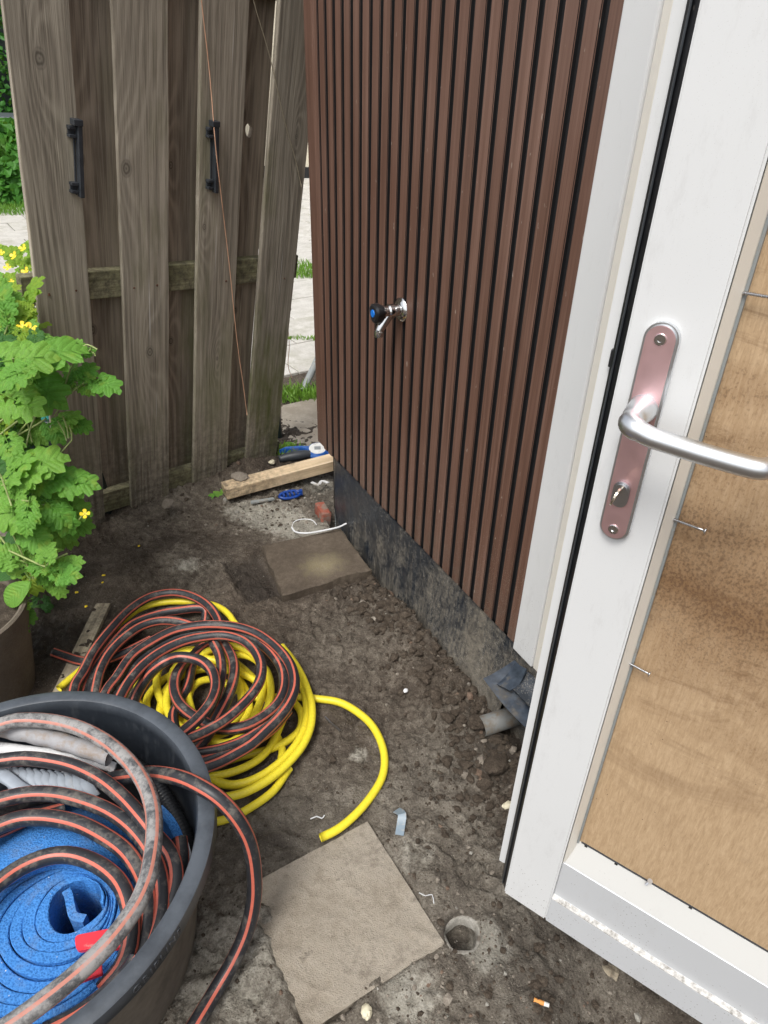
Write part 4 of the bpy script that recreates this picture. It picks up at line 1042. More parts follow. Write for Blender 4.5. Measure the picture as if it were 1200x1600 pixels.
bh([(155, 1110), (167, 1080), (182, 1060), (205, 1027), (235, 1005), (270, 987), (305, 979), (335, 977), (369, 980), (401, 990), (428, 1008), (449, 1031), (459, 1055), (459, 1079), (449, 1103), (433, 1124), (412, 1145), (391, 1164), (364, 1180), (343, 1191), (318, 1200), (295, 1204)], Z4 - .01, .2, .5)
bh([(163, 1115), (177, 1084), (195, 1058), (220, 1030), (248, 1010), (282, 994), (315, 987), (345, 985), (374, 990), (402, 1002), (425, 1021), (440, 1044), (444, 1068), (439, 1090), (426, 1108), (405, 1124), (385, 1134), (360, 1139), (338, 1137), (318, 1128), (298, 1116), (281, 1100), (273, 1080), (274, 1060), (282, 1044), (296, 1030, -.02), (318, 1012, -.03), (335, 1003, -.04)], Z3, .8, .6)
bh([(172, 1125), (187, 1092), (203, 1064), (226, 1038), (255, 1017), (288, 1002), (320, 995), (350, 993), (378, 1000), (397, 1015), (408, 1037), (407, 1060), (397, 1080), (378, 1102), (353, 1124), (329, 1139), (303, 1151), (280, 1158)], Z4 + .012, .4, .4)
bh([(196, 1140, -.13), (205, 1110, -.10), (216, 1080, -.07), (234, 1053, -.035), (255, 1035), (275, 1027), (298, 1028), (318, 1035), (332, 1050), (337, 1071), (332, 1092), (319, 1112), (300, 1132), (284, 1145), (268, 1158)], Z4 + .028, .5, .5)
bh([(328, 992, -.03), (334, 1006), (343, 1024), (346, 1044), (344, 1064), (338, 1086), (327, 1110, -.03), (310, 1135, -.05)], Z4 - .01, .9, .2)
bh([(346, 1000, -.02), (356, 1015), (364, 1032), (366, 1052), (361, 1076), (351, 1100), (338, 1125), (325, 1148), (306, 1172, -.02)], Z3, .1, .4)
bh([(325, 1004), (306, 1020), (299, 1045), (293, 1072), (281, 1096), (271, 1116), (273, 1138), (290, 1160, -.02)], Z2, .7, .3)
bh([(455, 1070), (447, 1095), (432, 1118), (408, 1139), (382, 1156), (352, 1168), (325, 1174), (300, 1177)], Z2 + .01, .6, .3)
bh([(440, 1090), (424, 1116), (400, 1136), (372, 1152), (340, 1166), (315, 1184), (300, 1192)], Z1 + .01, .2, .3)
bh([(450, 1110), (428, 1136), (398, 1158), (360, 1174), (325, 1187), (300, 1195)], Z2 + .0, .9, .3)
bh([(84, 1020, -.02), (105, 1027, -.02), (132, 1034, -.015), (165, 1032, -.01), (200, 1018, -.01), (235, 1000, -.02)], Z1 + .002, .3, .3)
o = obj('black_hose', merge(BL), [M_['hblack'], M_['horange'], M_['void']], smooth=True)
tag(recenter(o), 'black rubber hose with orange stripes coiled on the ground over the yellow hose', 'hose')
YL = []
def yh(pix, z): YL.append(tube(hp(pix, z), .0103, 16, 0, step=.012, wob=.05))
yh([(92, 1076), (108, 1062), (126, 1047), (146, 1025), (170, 998), (188, 976), (212, 955), (240, 944), (272, 940), (305, 941), (328, 944), (346, 951), (358, 961), (369, 976), (390, 992, -.0), (425, 1008), (452, 1026), (470, 1052), (481, 1079), (487, 1102), (486, 1132), (475, 1161), (457, 1185), (433, 1208), (407, 1226), (380, 1239), (352, 1246), (325, 1249), (290, 1245)], .040)
yh([(440, 1010), (460, 1036), (473, 1072), (479, 1108), (473, 1143), (457, 1171), (433, 1195), (407, 1213), (380, 1224), (355, 1226), (332, 1217), (310, 1200)], .028)
yh([(440, 1075), (457, 1094), (470, 1113), (470, 1136), (457, 1152), (433, 1166), (407, 1175), (380, 1181), (345, 1192)], .018)
yh([(455, 1095), (443, 1122), (426, 1160), (407, 1184), (380, 1200), (353, 1209), (322, 1214), (300, 1212)], .030)
yh([(390, 1091), (420, 1090), (440, 1089), (465, 1089), (497, 1092), (529, 1097), (556, 1111), (580, 1132), (595, 1159), (601, 1188), (596, 1217), (577, 1248), (553, 1275), (527, 1296), (501, 1309)], .017)
yh([(452, 1200), (432, 1230), (415, 1246), (391, 1262), (367, 1275), (337, 1284), (300, 1284)], .016)
yh([(425, 1140), (434, 1153), (441, 1172), (438, 1195)], .014)
for k, (cx_, cy_, rx, ry, rot, z_) in enumerate(((318, 1090, 105, 70, .1, .022), (330, 1085, 88, 60, .3, .042), (345, 1090, 78, 68, -.2, .060), (312, 1100, 78, 62, .2, .020), (335, 1110, 95, 62, .0, .040), (352, 1082, 62, 72, .2, .074), (325, 1078, 62, 44, .5, .062), (340, 1100, 46, 38, .1, .046))):
    pts = []
    for i in range(15):
        a_ = 2 * math.pi * i / 14 + k * .7; rr_ = 1 + .07 * math.sin(2 * a_ + k) + .05 * math.sin(3 * a_ + 2 * k)
        dx_, dy_ = rx * rr_ * math.cos(a_), ry * rr_ * math.sin(a_)
        pts.append((cx_ + dx_ * math.cos(rot) - dy_ * math.sin(rot), cy_ + dx_ * math.sin(rot) + dy_ * math.cos(rot), .008 * math.sin(a_ * 2 + k)))
    yh(pts, z_)
o = obj('yellow_hose', merge(YL)[:2], M_['hyellow'], smooth=True)
tag(recenter(o), 'bright yellow garden hose coiled on the soil with one end curving out to the right', 'hose')

# ------------------------------------------------------------------ tub and what is in it
TC = Vector((-.648, .678, -.004)); TR = .361; TZ = .35; BR = .292
tub = thing('round_tub', 'large round black plastic tub with scuffed rim full of hoses and blue foam', 'tub', Matrix.Translation(TC))
prof = [(0, .012), (BR - .02, .012), (BR - .008, .022), (TR - .034, TZ - .012), (TR - .030, TZ - .002), (TR - .026, TZ), (TR - .008, TZ), (TR - .001, TZ - .004), (TR + .001, TZ - .030), (TR - .001, TZ - .0325), (TR - .006, TZ - .032), (TR - .0075, TZ - .012), (TR - .026, TZ - .012), (BR - .002, .006), (BR - .01, .0), (0, 0)]
b = lathe_bm(prof, 128)
for v in b.verts:
    r_ = math.hypot(v.co.x, v.co.y)
    if r_ > .1:
        a_ = math.atan2(v.co.y, v.co.x); k = 1 + (v.co.z / TZ) * (.006 * math.sin(2 * a_ + .6) + .003 * math.sin(5 * a_)); v.co.x *= k; v.co.y *= k
for f_ in b.faces:
    c = f_.calc_center_median(); rr_ = math.hypot(c.x, c.y)
    if c.z < TZ - .02 and rr_ > BR + (TR - .026 - BR) * (c.z / (TZ - .012)) - .004 and c.z > .003 and rr_ < TR - .008: f_.material_index = 1
obj('tub_body', b, [M_['tub'], M_['tubmud']], tub, smooth='auto')
cu = bpy.data.curves.new('rim_text', 'FONT'); cu.body = 'GRIPLINE'; cu.size = .021; cu.extrude = .0006; cu.space_character = 1.25; cu.align_x = 'CENTER'
to = bpy.data.objects.new('rim_text', cu); COL.objects.link(to)
tm = bpy.data.meshes.new_from_object(to); bpy.data.objects.remove(to)
q = P(240, 1492, TZ - .015) - TC; ang = math.atan2(q.y, q.x)
for v in tm.vertices:
    x, y, z = v.co; a_ = ang + x / TR; rr_ = TR * (1 + .006 * math.sin(2 * a_ + .6) + .003 * math.sin(5 * a_)) + .0004 + z; v.co = (rr_ * math.cos(a_), rr_ * math.sin(a_), TZ - .0255 + y * .95)
tm.materials.clear(); tm.materials.append(mat_plain('raised_lettering', (.05, .056, .065), .4))
obj('raised_lettering', tm, None, tub)

# blue foam roll, standing on end
fc = P(122, 1408, .285)
def foam_roll(c, turns, r0, th, height_, shift, mat, steps=60):
    V = []; Fc = []; N_ = int(turns * steps)
    def inner(a_, T_):
        r_ = r0 + th * 1.0 * T_ + .0035 * math.sin(a_ * 3 + T_) * min(1, T_) * (.6 if T_ > 1 else 1)
        return np.array([shift[0] * T_ + r_ * math.cos(a_), shift[1] * T_ + r_ * math.sin(a_) * .95])
    for i in range(N_ + 1):
        a_ = 2 * math.pi * i / steps; T_ = i / steps
        p0, p1 = inner(a_, T_), inner(a_, T_ + 1); d = p1 - p0; p1 = p1 - _un(d) * (.0009 + .0012 * (.5 + .5 * math.sin(a_ * 2.3 + T_ * 3)))
        e0 = _un(d) * .0016
        zt_ = .0025 * math.sin(a_ * 2 + T_ * 1.7) + (.003 * math.sin(T_ * 5)) - .002 * T_
        for q_, z in ((p0, zt_ - .0016), (p0 + e0, zt_), (p1 - e0, zt_), (p1, zt_ - .0016), (p1, -height_), (p0, -height_)):
            V.append((q_[0], q_[1], z))
    for i in range(N_):
        for k in range(6): l = (k + 1) % 6; Fc.append((6 * i + k, 6 * i + l, 6 * i + 6 + l, 6 * i + 6 + k))
    Fc += [(5, 4, 3, 2, 1, 0), tuple(6 * N_ + k for k in range(6))]
    return V, Fc
roll = thing('foam_roll', 'blue foam sheet rolled up on end inside the black tub', 'foam roll', Matrix.Translation(fc))
o = obj('roll', foam_roll(fc, 9.0, .037, .0126, .22, (-.0058, -.0052), M_['foam']), M_['foam'], roll, smooth='auto')
tl = spline([(.022, -.028, 0), (.002, -.024, 0), (-.010, -.008, -.001), (-.021, .010, -.002), (-.030, .020, -.003)], .004)
V = []; Fc = []
for i, p in enumerate(tl):
    T = _un(np.array(tl[min(i + 1, len(tl) - 1)]) - np.array(tl[max(i - 1, 0)])); B = np.array([-T[1], T[0], 0])
    for s_, z in ((-1, 0), (1, 0), (1, -.2), (-1, -.2)): V.append(np.array(p) + B * s_ * .0068 + np.array([0, 0, z]))
for i in range(len(tl) - 1):
    for k in range(4): l = (k + 1) % 4; Fc.append((4 * i + k, 4 * i + l, 4 * i + 4 + l, 4 * i + 4 + k))
Fc += [(3, 2, 1, 0), tuple(4 * (len(tl) - 1) + k for k in range(4))]
obj('inner_end', (V, Fc), M_['foam'], roll, smooth='auto')
sheet([[P(-30, 1330, .235), P(60, 1262, .23), P(130, 1262, .225), P(190, 1290, .22), P(250, 1350, .20)],
       [P(-30, 1360, .285), P(50, 1312, .287), P(115, 1302, .287), P(170, 1330, .28), P(222, 1400, .26)],
       [P(-30, 1400, .292), P(45, 1362, .295), P(105, 1350, .295), P(152, 1372, .288), P(196, 1430, .27)]], M_['foam'], 'foam_sheet', 'blue foam sheet draped behind the foam roll in the tub', 'foam sheet', .012)
def wall_strip(pix, z, hgt, th, mat, name, lab, cat):
    tl = spline([P(a_, b, z + dz) for a_, b, dz in pix], .008); V = []; Fc = []
    for i, p in enumerate(tl):
        T = _un(np.array(tl[min(i + 1, len(tl) - 1)]) - np.array(tl[max(i - 1, 0)])); B = _un(np.array([-T[1], T[0], 0]))
        for s_, q_ in ((-1, 0), (1, 0), (1, -hgt), (-1, -hgt)): V.append(np.array(p) + B * s_ * th / 2 + np.array([0, 0, q_]))
    for i in range(len(tl) - 1):
        for k in range(4): l = (k + 1) % 4; Fc.append((4 * i + k, 4 * i + l, 4 * i + 4 + l, 4 * i + 4 + k))
    Fc += [(3, 2, 1, 0), tuple(4 * (len(tl) - 1) + k for k in range(4))]
    return tag(recenter(obj(name, (V, Fc), mat, smooth='auto')), lab, cat)
wall_strip([(248, 1262, .0), (266, 1282, 0), (279, 1308, 0), (283, 1335, 0), (278, 1365, 0)], .235, .16, .017, M_['foam'], 'foam_offcut', 'strip of blue foam standing against the right inside wall of the tub', 'foam strip')
wall_strip([(291, 1312, 0), (297, 1335, 0), (294, 1358, 0), (284, 1385, 0)], .235, .10, .004, M_['whitepl'], 'plastic_offcut', 'thin white plastic strip against the inside wall of the tub', 'plastic strip')

TL = []
def th(pix, z, ph=.785, tw=0., mats=0):
    TL.append(tube(hp(pix, z), 0.0147, 32, 4, ph - .33, tw, step=.012, wob=.04))
th([(-60, 1200), (-20, 1191), (0, 1189), (37, 1185), (79, 1189), (119, 1199), (159, 1219), (193, 1247), (221, 1278), (244, 1308, -.01), (266, 1335, -.02), (274, 1370, -.03), (266, 1410, -.04), (246, 1450, -.05)], .335)
th([(-70, 1285), (-30, 1262), (0, 1250), (42, 1241), (85, 1241), (127, 1250), (170, 1267), (204, 1291), (230, 1322, -.005), (248, 1358, -.01), (254, 1400, -.02), (248, 1445, -.03), (228, 1490, -.04), (195, 1530, -.05)], .325)
th([(-60, 1325), (-20, 1300), (0, 1290), (34, 1279), (76, 1278), (122, 1287), (164, 1307), (198, 1332), (220, 1365, -.005), (232, 1400, -.01), (232, 1440, -.02), (224, 1480, -.03), (203, 1515, -.035), (170, 1550, -.04)], .318)
th([(-60, 1440), (-30, 1405), (0, 1378), (35, 1354), (77, 1338), (115, 1337), (153, 1351), (183, 1375), (199, 1405), (205, 1440, -.01), (203, 1478, -.02), (190, 1512, -.03), (160, 1548, -.04)], .322)
th([(-40, 1270, -.03), (0, 1262, -.03), (50, 1250, -.04), (110, 1235, -.05), (156, 1222, -.045), (198, 1213, -.02), (241, 1209, .02), (283, 1216, .055), (317, 1231, .062), (345, 1250, .05), (369, 1277, .018), (387, 1310, -.03), (396, 1350, -.09), (397, 1400, -.16), (386, 1452, -.22), (364, 1502, -.26), (337, 1548, -.283), (307, 1598, -.285), (275, 1650, -.285)], .315, .785)
th([(-40, 1310, -.02), (0, 1297, -.02), (40, 1280, -.03), (100, 1262, -.045)], .30, .3)
th([(280, 1310, -.02), (283, 1345, -.03), (276, 1390, -.04), (258, 1435, -.05), (225, 1485, -.05), (190, 1525, -.04)], .30, .3)
th([(214, 1500, .0), (190, 1532, 0), (160, 1560, 0), (118, 1590, 0), (70, 1615, 0)], .315, .2)
o = obj('striped_hose', merge(TL), [M_['hblack'], M_['horange'], M_['void']], smooth=True)
tag(recenter(o), 'black hose with orange stripes looped in the tub and hanging out over its rim', 'hose')
o = obj('dusty_hose', tube(hp([(-40, 1150, -.01), (12, 1129), (42, 1125), (85, 1128), (127, 1139), (170, 1162), (204, 1193), (227, 1227), (239, 1264), (241, 1300), (238, 1335), (231, 1372), (216, 1410), (195, 1442), (168, 1476), (138, 1506), (105, 1535), (70, 1563), (35, 1589), (-10, 1620)], .375), 0.0147, 32, 4, .5, .6, step=.012), [M_['hgrey'], M_['hpink'], M_['void']], smooth=True)
tag(recenter(o), 'grey dusty hose with faded pink stripes, the topmost loop in the tub', 'hose')
# pipes and straps at the back of the tub
o = obj('lagged_pipe', tube(hp([(-50, 1128), (0, 1138), (60, 1150), (110, 1163), (172, 1183, -.01)], .335), .0175, 18, 0, step=.01, rfun=lambda t: 1 + .06 * math.sin(40 * t))[:2], M_['muddypipe'], smooth=True); tag(recenter(o), 'muddy grey wrapped pipe piece lying across the back of the tub', 'pipe')
o = obj('plastic_roll', tube(hp([(-50, 1165), (0, 1170), (50, 1176), (120, 1182, -.005), (180, 1200, -.03)], .305), .014, 14, 0, step=.01, rfun=lambda t: 1.05 - .3 * t)[:2], M_['whitepl'], smooth=True); tag(recenter(o), 'rolled white plastic tube under the muddy wrapped pipe in the tub', 'tube')
t = thing('strap_bundle', 'bundle of light grey straps folded together in the back of the tub', 'straps', Matrix.Translation(P(65, 1225, .27)))
for k in range(11):
    p0 = P(5 + k * 11, 1203 + (k * 1.0), .30 - .002 * k); p1 = P(28 + k * 12, 1240 + k * .6, .275)
    d = p1 - p0; m_ = [p0, p0.lerp(p1, .35) + Vector((.004, 0, .009)), p0.lerp(p1, .7) + Vector((.003, 0, .008)), p1]
    V, Fc_, _m = tube([v - t.location for v in m_], .012, 8, 0, step=.008, squash=.4)
    obj('strap', (V, Fc_), M_['strap'], t, smooth=True)
p0 = P(-40, 1190, .30); p1 = P(48, 1238, .285)
V, Fc_, _m = tube([p0 - t.location, p0.lerp(p1, .6) - t.location + Vector((0, 0, .01)), p1 - t.location], .015, 8, 0, squash=.3); obj('strap', (V, Fc_), M_['strap'], t, smooth=True)
V, Fc_, _m = tube([P(-10, 1200, .31) - t.location, P(12, 1215, .31) - t.location, P(34, 1232, .30) - t.location, P(60, 1243, .285) - t.location], .013, 8, 0, squash=.35); obj('strap', (V, Fc_), M_['strap'], t, smooth=True)
cr = tube(hp([(236, 1215), (252, 1240), (268, 1268), (284, 1296), (292, 1325), (290, 1355)], .21), .0165, 18, 0, step=.0028, rfun=None)
Vn = []
for i, v in enumerate(cr[0]):
    Vn.append(v)
o = obj('corrugated_hose', tube(hp([(205, 1190), (236, 1215), (254, 1240), (270, 1268), (284, 1296), (292, 1325), (290, 1355)], .215), .0165, 18, 0, step=.0028, rfun=lambda t: 1 + .09 * math.sin(t * 430))[:2], M_['blackpl'], smooth=True); tag(recenter(o), 'black corrugated pipe curled against the inside wall of the tub', 'pipe')
def clip_mesh(pix, z, th_):
    V = [P(a_, b, z) for a_, b in pix]; n = len(V); b = bmesh.new()
    A = [b.verts.new(v) for v in V]; B = [b.verts.new(v - Vector((0, 0, th_))) for v in V]
    b.faces.new(A); b.faces.new(B[::-1])
    for k in range(n): b.faces.new((A[k], B[k], B[(k + 1) % n], A[(k + 1) % n]))
    bmesh.ops.recalc_face_normals(b, faces=b.faces); bmesh.ops.bevel(b, geom=b.edges[:], offset=.0012, segments=2, affect='EDGES'); return b
t = thing('red_clip', 'red plastic clip with a hole lying on the blue foam roll', 'clip', Matrix.Identity(4))
obj('plate', clip_mesh([(117, 1464), (121, 1460), (182, 1448), (200, 1452), (200, 1475), (165, 1486), (160, 1480), (148, 1480), (124, 1485), (119, 1482), (117, 1472)], .305, .010), M_['red'], t)
p_ = P(174, 1465, .3056); obj('hole', cyl_bm(p_, p_ + Vector((0, 0, .0006)), .0055, n=20), M_['void'], t)
o = obj('red_clip', clip_mesh([(117, 1512), (122, 1508), (158, 1502), (160, 1520), (122, 1534), (118, 1528)], .305, .010), M_['red']); tag(recenter(o), 'red plastic clip partly under the grey hose, nearer the front of the tub', 'clip')

# ------------------------------------------------------------------ plants
def leaf_mesh(name, lobes=3, seed=0, length=1., width=.42, depth=.78, scal=1., droop=.25):
    """lobed leaf along +x in the xy plane, midrib grid"""
    rs = np.random.RandomState(seed); n = 44; V = []; Fc = []
    ts = np.linspace(0, 1, n + 1); prof = []
    for sgn in (1, -1):
        row = []
        for t_ in ts:
            env = (math.sin(math.pi * min(1, t_ ** .75)) ** .6) * (.45 + .75 * t_) if t_ < 1 else 0
            ph = (t_ * lobes + (.08 if sgn > 0 else 0)) % 1
            lob = max(0., math.sin(math.pi * ph)) ** .55
            hw2 = width * env * ((1 - depth) + depth * lob) * (1 + .13 * scal * math.sin(t_ * lobes * 16))
            row.append((t_ + .28 * hw2 + .012 * math.sin(t_ * 80), hw2))
        prof.append(row)
    m = 4
    for i, t_ in enumerate(ts):
        for j in range(-m, m + 1):
            row = prof[0] if j >= 0 else prof[1]; f_ = abs(j) / m
            xx = t_ + (row[i][0] - t_) * f_; yy = row[i][1] * f_ * (1 if j >= 0 else -1)
            zz = -droop * (xx ** 2) * .5 + .10 * f_ * row[i][1] - .05 * (f_ ** 2) + .012 * math.sin(t_ * lobes * 2 * math.pi) * f_
            V.append((xx * length, yy * length, zz * length))
    w_ = 2 * m + 1
    for i in range(n):
        for j in range(w_ - 1): Fc.append((i * w_ + j, i * w_ + j + 1, (i + 1) * w_ + j + 1, (i + 1) * w_ + j))
    me = bpy.data.meshes.new(name); me.from_pydata(V, [], Fc); me.polygons.foreach_set('use_smooth', [True] * len(Fc)); return me
def compound_leaf(seed, terminal=.40, pairs=((.50, .20, .27), (.20, .15, .17))):
    """pinnate leaf: scalloped leaflets set along a midrib, all one mesh"""
    rs = np.random.RandomState(seed); V = []; Fc = []
    def leaflet(cx, cy, s_, ang, nl, el=1.15):
        n = 36; rings_ = 3; o0 = len(V); bx, by = cx - .82 * s_ * math.cos(ang), cy - .82 * s_ * math.sin(ang)
        dz = rs.uniform(-.05, .05)
        def pt(f_, k):
            t_ = 2 * math.pi * k / n; lob = abs(math.sin(nl * .5 * t_ + .5 * math.pi)) ** .55
            r_ = s_ * (.50 + .50 * lob) * (1 + .045 * math.sin(t_ * 17 + seed)) * (.62 + .38 * math.sin(abs(t_ - math.pi) / 2 * .999 + .0) ** .0 * (1 - .85 * math.exp(-((t_ - math.pi) / .45) ** 2)))
            x, y = r_ * el * math.cos(t_), r_ * math.sin(t_); x, y = x * f_, y * f_
            zz = dz + .22 * abs(y) - .5 * (x * x + y * y) / s_ * .5 + .02 * math.sin(nl * t_) * f_
            return (cx + x * math.cos(ang) - y * math.sin(ang), cy + x * math.sin(ang) + y * math.cos(ang), zz - .10 * (cx + x) ** 2)
        V.append(pt(0, 0))
        for q_ in range(1, rings_ + 1):
            for k in range(n): V.append(pt(q_ / rings_, k))
        for k in range(n): Fc.append((o0, o0 + 1 + k, o0 + 1 + (k + 1) % n))
        for q_ in range(rings_ - 1):
            for k in range(n):
                a0 = o0 + 1 + q_ * n; Fc.append((a0 + k, a0 + n + k, a0 + n + (k + 1) % n, a0 + (k + 1) % n))
    leaflet(1 - terminal * .8, 0, terminal, 0, 7, 1.0)
    leaflet(1 - terminal * 1.25, terminal * .42, terminal * .62, .7, 5); leaflet(1 - terminal * 1.25, -terminal * .42, terminal * .62, -.7, 5)
    for px_, py_, s_ in pairs:
        for sg in (1, -1): leaflet(px_ - .06 + rs.uniform(-.03, .03), sg * (py_ + rs.uniform(-.02, .02)), s_, sg * rs.uniform(.7, 1.05), 5, 1.25)
    w_ = .010; o0 = len(V)
    for k in range(9): x = -.15 + 1.0 * k / 8; V.extend([(x, -w_, .012 - .1 * x * x), (x, w_, .012 - .1 * x * x), (x, 0, .03 - .1 * x * x)])
    for k in range(8):
        a0 = o0 + 3 * k; Fc.append((a0, a0 + 2, a0 + 5, a0 + 3)); Fc.append((a0 + 2, a0 + 1, a0 + 4, a0 + 5))
    me = bpy.data.meshes.new('leaf'); me.from_pydata(V, [], Fc); me.polygons.foreach_set('use_smooth', [True] * len(Fc)); return me
LM = [compound_leaf(1, .34, ((.46, .22, .22), (.18, .17, .15))), compound_leaf(2, .38, ((.42, .22, .22), (.12, .14, .12))), compound_leaf(3, .31, ((.46, .20, .20), (.20, .17, .15))), compound_leaf(4, .42, ((.34, .20, .19),))]
LD = [m_.copy() for m_ in LM]; LY = [m_.copy() for m_ in LM]
for m_ in LM: m_.materials.append(M_['leaf'])
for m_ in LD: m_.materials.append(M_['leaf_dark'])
for m_ in LY: m_.materials.append(M_['leaf_yellow'])
def depth_pt(px, py, y): return on_plane(px, py, (0, y, 0), (0, 1, 0))
def put_leaf(parent, px, py, y, ang, size_px, face=.75, meshes=LM):
    """leaf with its middle at the pixel, pointing along image angle ang (deg, 0 = right, 90 = up)"""
    p = depth_pt(px, py, y); dist = (R.T @ (np.array(p) - CAM))[2]; L_ = size_px * dist / F
    a_ = math.radians(ang)
    right = Vector(R[:, 0]); upv = Vector(-R[:, 1]); back = Vector(-R[:, 2])
    d = (right * math.cos(a_) + upv * math.sin(a_) + back * random.uniform(-.35, .35)).normalized()
    nrm = (back * face + Vector((0, 0, 1)) * .6 + Vector((random.uniform(-.35, .35), random.uniform(-.35, .35), 0))); nrm = (nrm - d * nrm.dot(d)).normalized()
    s_ = nrm.cross(d)
    me = meshes[random.randrange(len(meshes))]
    o = bpy.data.objects.new('leaf', me); COL.objects.link(o); o.parent = parent
    m = frame_matrix(p - d * L_ * .5, d, s_, nrm) @ Matrix.Scale(L_, 4)
    o.matrix_world = m; o.matrix_parent_inverse = Matrix.Identity(4); o.matrix_local = parent.matrix_world.inverted() @ m
    return p - d * L_ * .5
pot = P(-30, 1010, .16)
pl = thing('celandine_plant', 'leafy celandine with lobed bright green leaves growing in the pot by the fence', 'plant', Matrix.Translation((-1.33, 1.62, .25)))
PM = pl.matrix_world.inverted()
stems = []
big = [(30, 560, 1.55, 20, 105), (25, 625, 1.55, -20, 95), (75, 555, 1.62, 15, 110), (55, 600, 1.6, -30, 105), (15, 700, 1.5, -60, 60), (20, 585, 1.5, 200, 70), (82, 537, 1.7, 15, 60), (60, 545, 1.7, 60, 55),
       (113, 587, 1.68, 120, 50), (103, 597, 1.68, 190, 40), (135, 583, 1.68, 70, 45), (138, 603, 1.68, -20, 45), (162, 600, 1.68, -10, 58), (124, 545, 1.70, 110, 32), (135, 550, 1.70, 20, 28), (75, 622, 1.65, -5, 45),
       (98, 655, 1.66, 10, 60), (122, 662, 1.66, -15, 45), (85, 672, 1.65, -60, 50), (40, 650, 1.8, 100, 60),
       (20, 735, 1.5, 30, 75), (5, 760, 1.5, 200, 60), (60, 725, 1.5, 25, 85), (40, 745, 1.5, 35, 70), (75, 745, 1.5, -5, 90), (115, 752, 1.55, -5, 75), (95, 762, 1.55, -50, 55), (60, 805, 1.5, -15, 80), (85, 795, 1.5, -50, 70), (105, 790, 1.52, -20, 75), (95, 810, 1.5, -60, 60), (15, 800, 1.45, 190, 90), (20, 770, 1.45, 90, 60), (40, 810, 1.42, -100, 60), (50, 835, 1.45, -40, 65), (80, 830, 1.5, -30, 60), (115, 822, 1.55, -5, 60), (100, 840, 1.55, -30, 45),
       (58, 880, 1.42, 160, 55), (72, 865, 1.42, 90, 45), (85, 885, 1.42, 20, 45), (100, 897, 1.42, -10, 50), (85, 915, 1.42, -60, 50), (110, 880, 1.42, 10, 40), (68, 905, 1.42, 200, 30), (30, 880, 1.4, 130, 60), (15, 950, 1.4, 200, 70), (43, 962, 1.4, -40, 32), (10, 870, 1.4, 170, 60), (20, 985, 1.38, -110, 60),
       (20, 500, 1.8, 30, 60), (5, 480, 1.8, 90, 60), (60, 575, 1.75, 60, 60), (45, 520, 1.8, 80, 45)]
for (px, py, y, an, s_) in big:
    b0 = put_leaf(pl, px, py, y + random.uniform(-.03, .03), an + random.uniform(-10, 10), s_ * .92); stems.append(b0)
for k in range(120):                       # leaves deeper in the plant
    py = random.uniform(520, 960); px = random.uniform(-50, 58 if py < 700 else 80)
    put_leaf(pl, px, py, random.uniform(1.62, 1.85), random.uniform(-120, 120), random.uniform(32, 66), .6, LD if random.random() < .5 else (LM if random.random() < .9 else LY))
for k in range(26): put_leaf(pl, random.uniform(-40, 60), random.uniform(440, 560), random.uniform(1.8, 1.95), random.uniform(0, 180), random.uniform(30, 60), .5, LY if random.random() < .6 else LM)
def loc(p): return PM @ Vector(p)
base = Vector((-1.25, 1.60, .30))
for k, (a_, b) in enumerate((((85, 650, 1.64), (132, 598, 1.68)), ((100, 610, 1.68), (124, 555, 1.70)), ((124, 545, 1.70), (152, 546, 1.70)), ((45, 840, 1.5), (60, 725, 1.5)), ((0, 740, 1.45), (18, 790, 1.42)), ((55, 775, 1.5), (112, 688, 1.6)), ((10, 815, 1.42), (52, 905, 1.42)), ((55, 903, 1.42), (105, 865, 1.42)), ((40, 700, 1.55), (62, 640, 1.62)), ((115, 835, 1.5), (133, 803, 1.5)), ((20, 560, 1.55), (50, 690, 1.6)), ((80, 560, 1.7), (85, 600, 1.7)), ((40, 940, 1.4), (50, 900, 1.42)))):
    p0 = depth_pt(*a_); p1 = depth_pt(*b); md = (p0 + p1) / 2 + Vector((0, 0, .012))
    obj('stem', tube([loc(p0), loc(md), loc(p1)], .0022, 6, step=.02)[:2], M_['stem'], pl, smooth=True)
for k, i in enumerate(range(0, len(stems), 3)):
    p1 = stems[i]; p0 = base + Vector((random.uniform(-.1, .08), random.uniform(-.1, .1), 0)); md = p0.lerp(p1, .55) + Vector((-.03, .02, .05))
    obj('stem', tube([loc(p0), loc(md), loc(p1)], .0028, 6, step=.03)[:2], M_['stem'], pl, smooth=True)
def flower(parent, px, py, y, s_px):
    p = depth_pt(px, py, y); dist = (R.T @ (np.array(p) - CAM))[2]; r_ = s_px * dist / F / 2
    V = []; Fc = []; back = Vector(-R[:, 2]); q_ = (back + Vector((random.uniform(-.4, .4), 0, .4))).to_track_quat('Z', 'Y')
    for k in range(4):
        a_ = k * math.pi / 2 + random.uniform(-.2, .2); o_ = len(V)
        for (t_, w_) in ((0, 0), (.4, .3), (.8, .42), (1, .25), (1.05, 0), (1, -.25), (.8, -.42), (.4, -.3)):
            x, y_ = t_ * r_, w_ * r_; V.append(p + q_ @ Vector((x * math.cos(a_) - y_ * math.sin(a_), x * math.sin(a_) + y_ * math.cos(a_), .3 * t_ * t_ * r_)))
        Fc.append(tuple(range(o_, o_ + 8)))
    Mi_ = parent.matrix_world.inverted(); V = [Mi_ @ v for v in V]
    fo_ = obj('flower', (V, Fc), M_['yellow_petal'], parent)
for f_ in ((133, 803, 1.5, 15), (47, 515, 1.75, 22), (35, 510, 1.75, 16)): flower(pl, *f_)
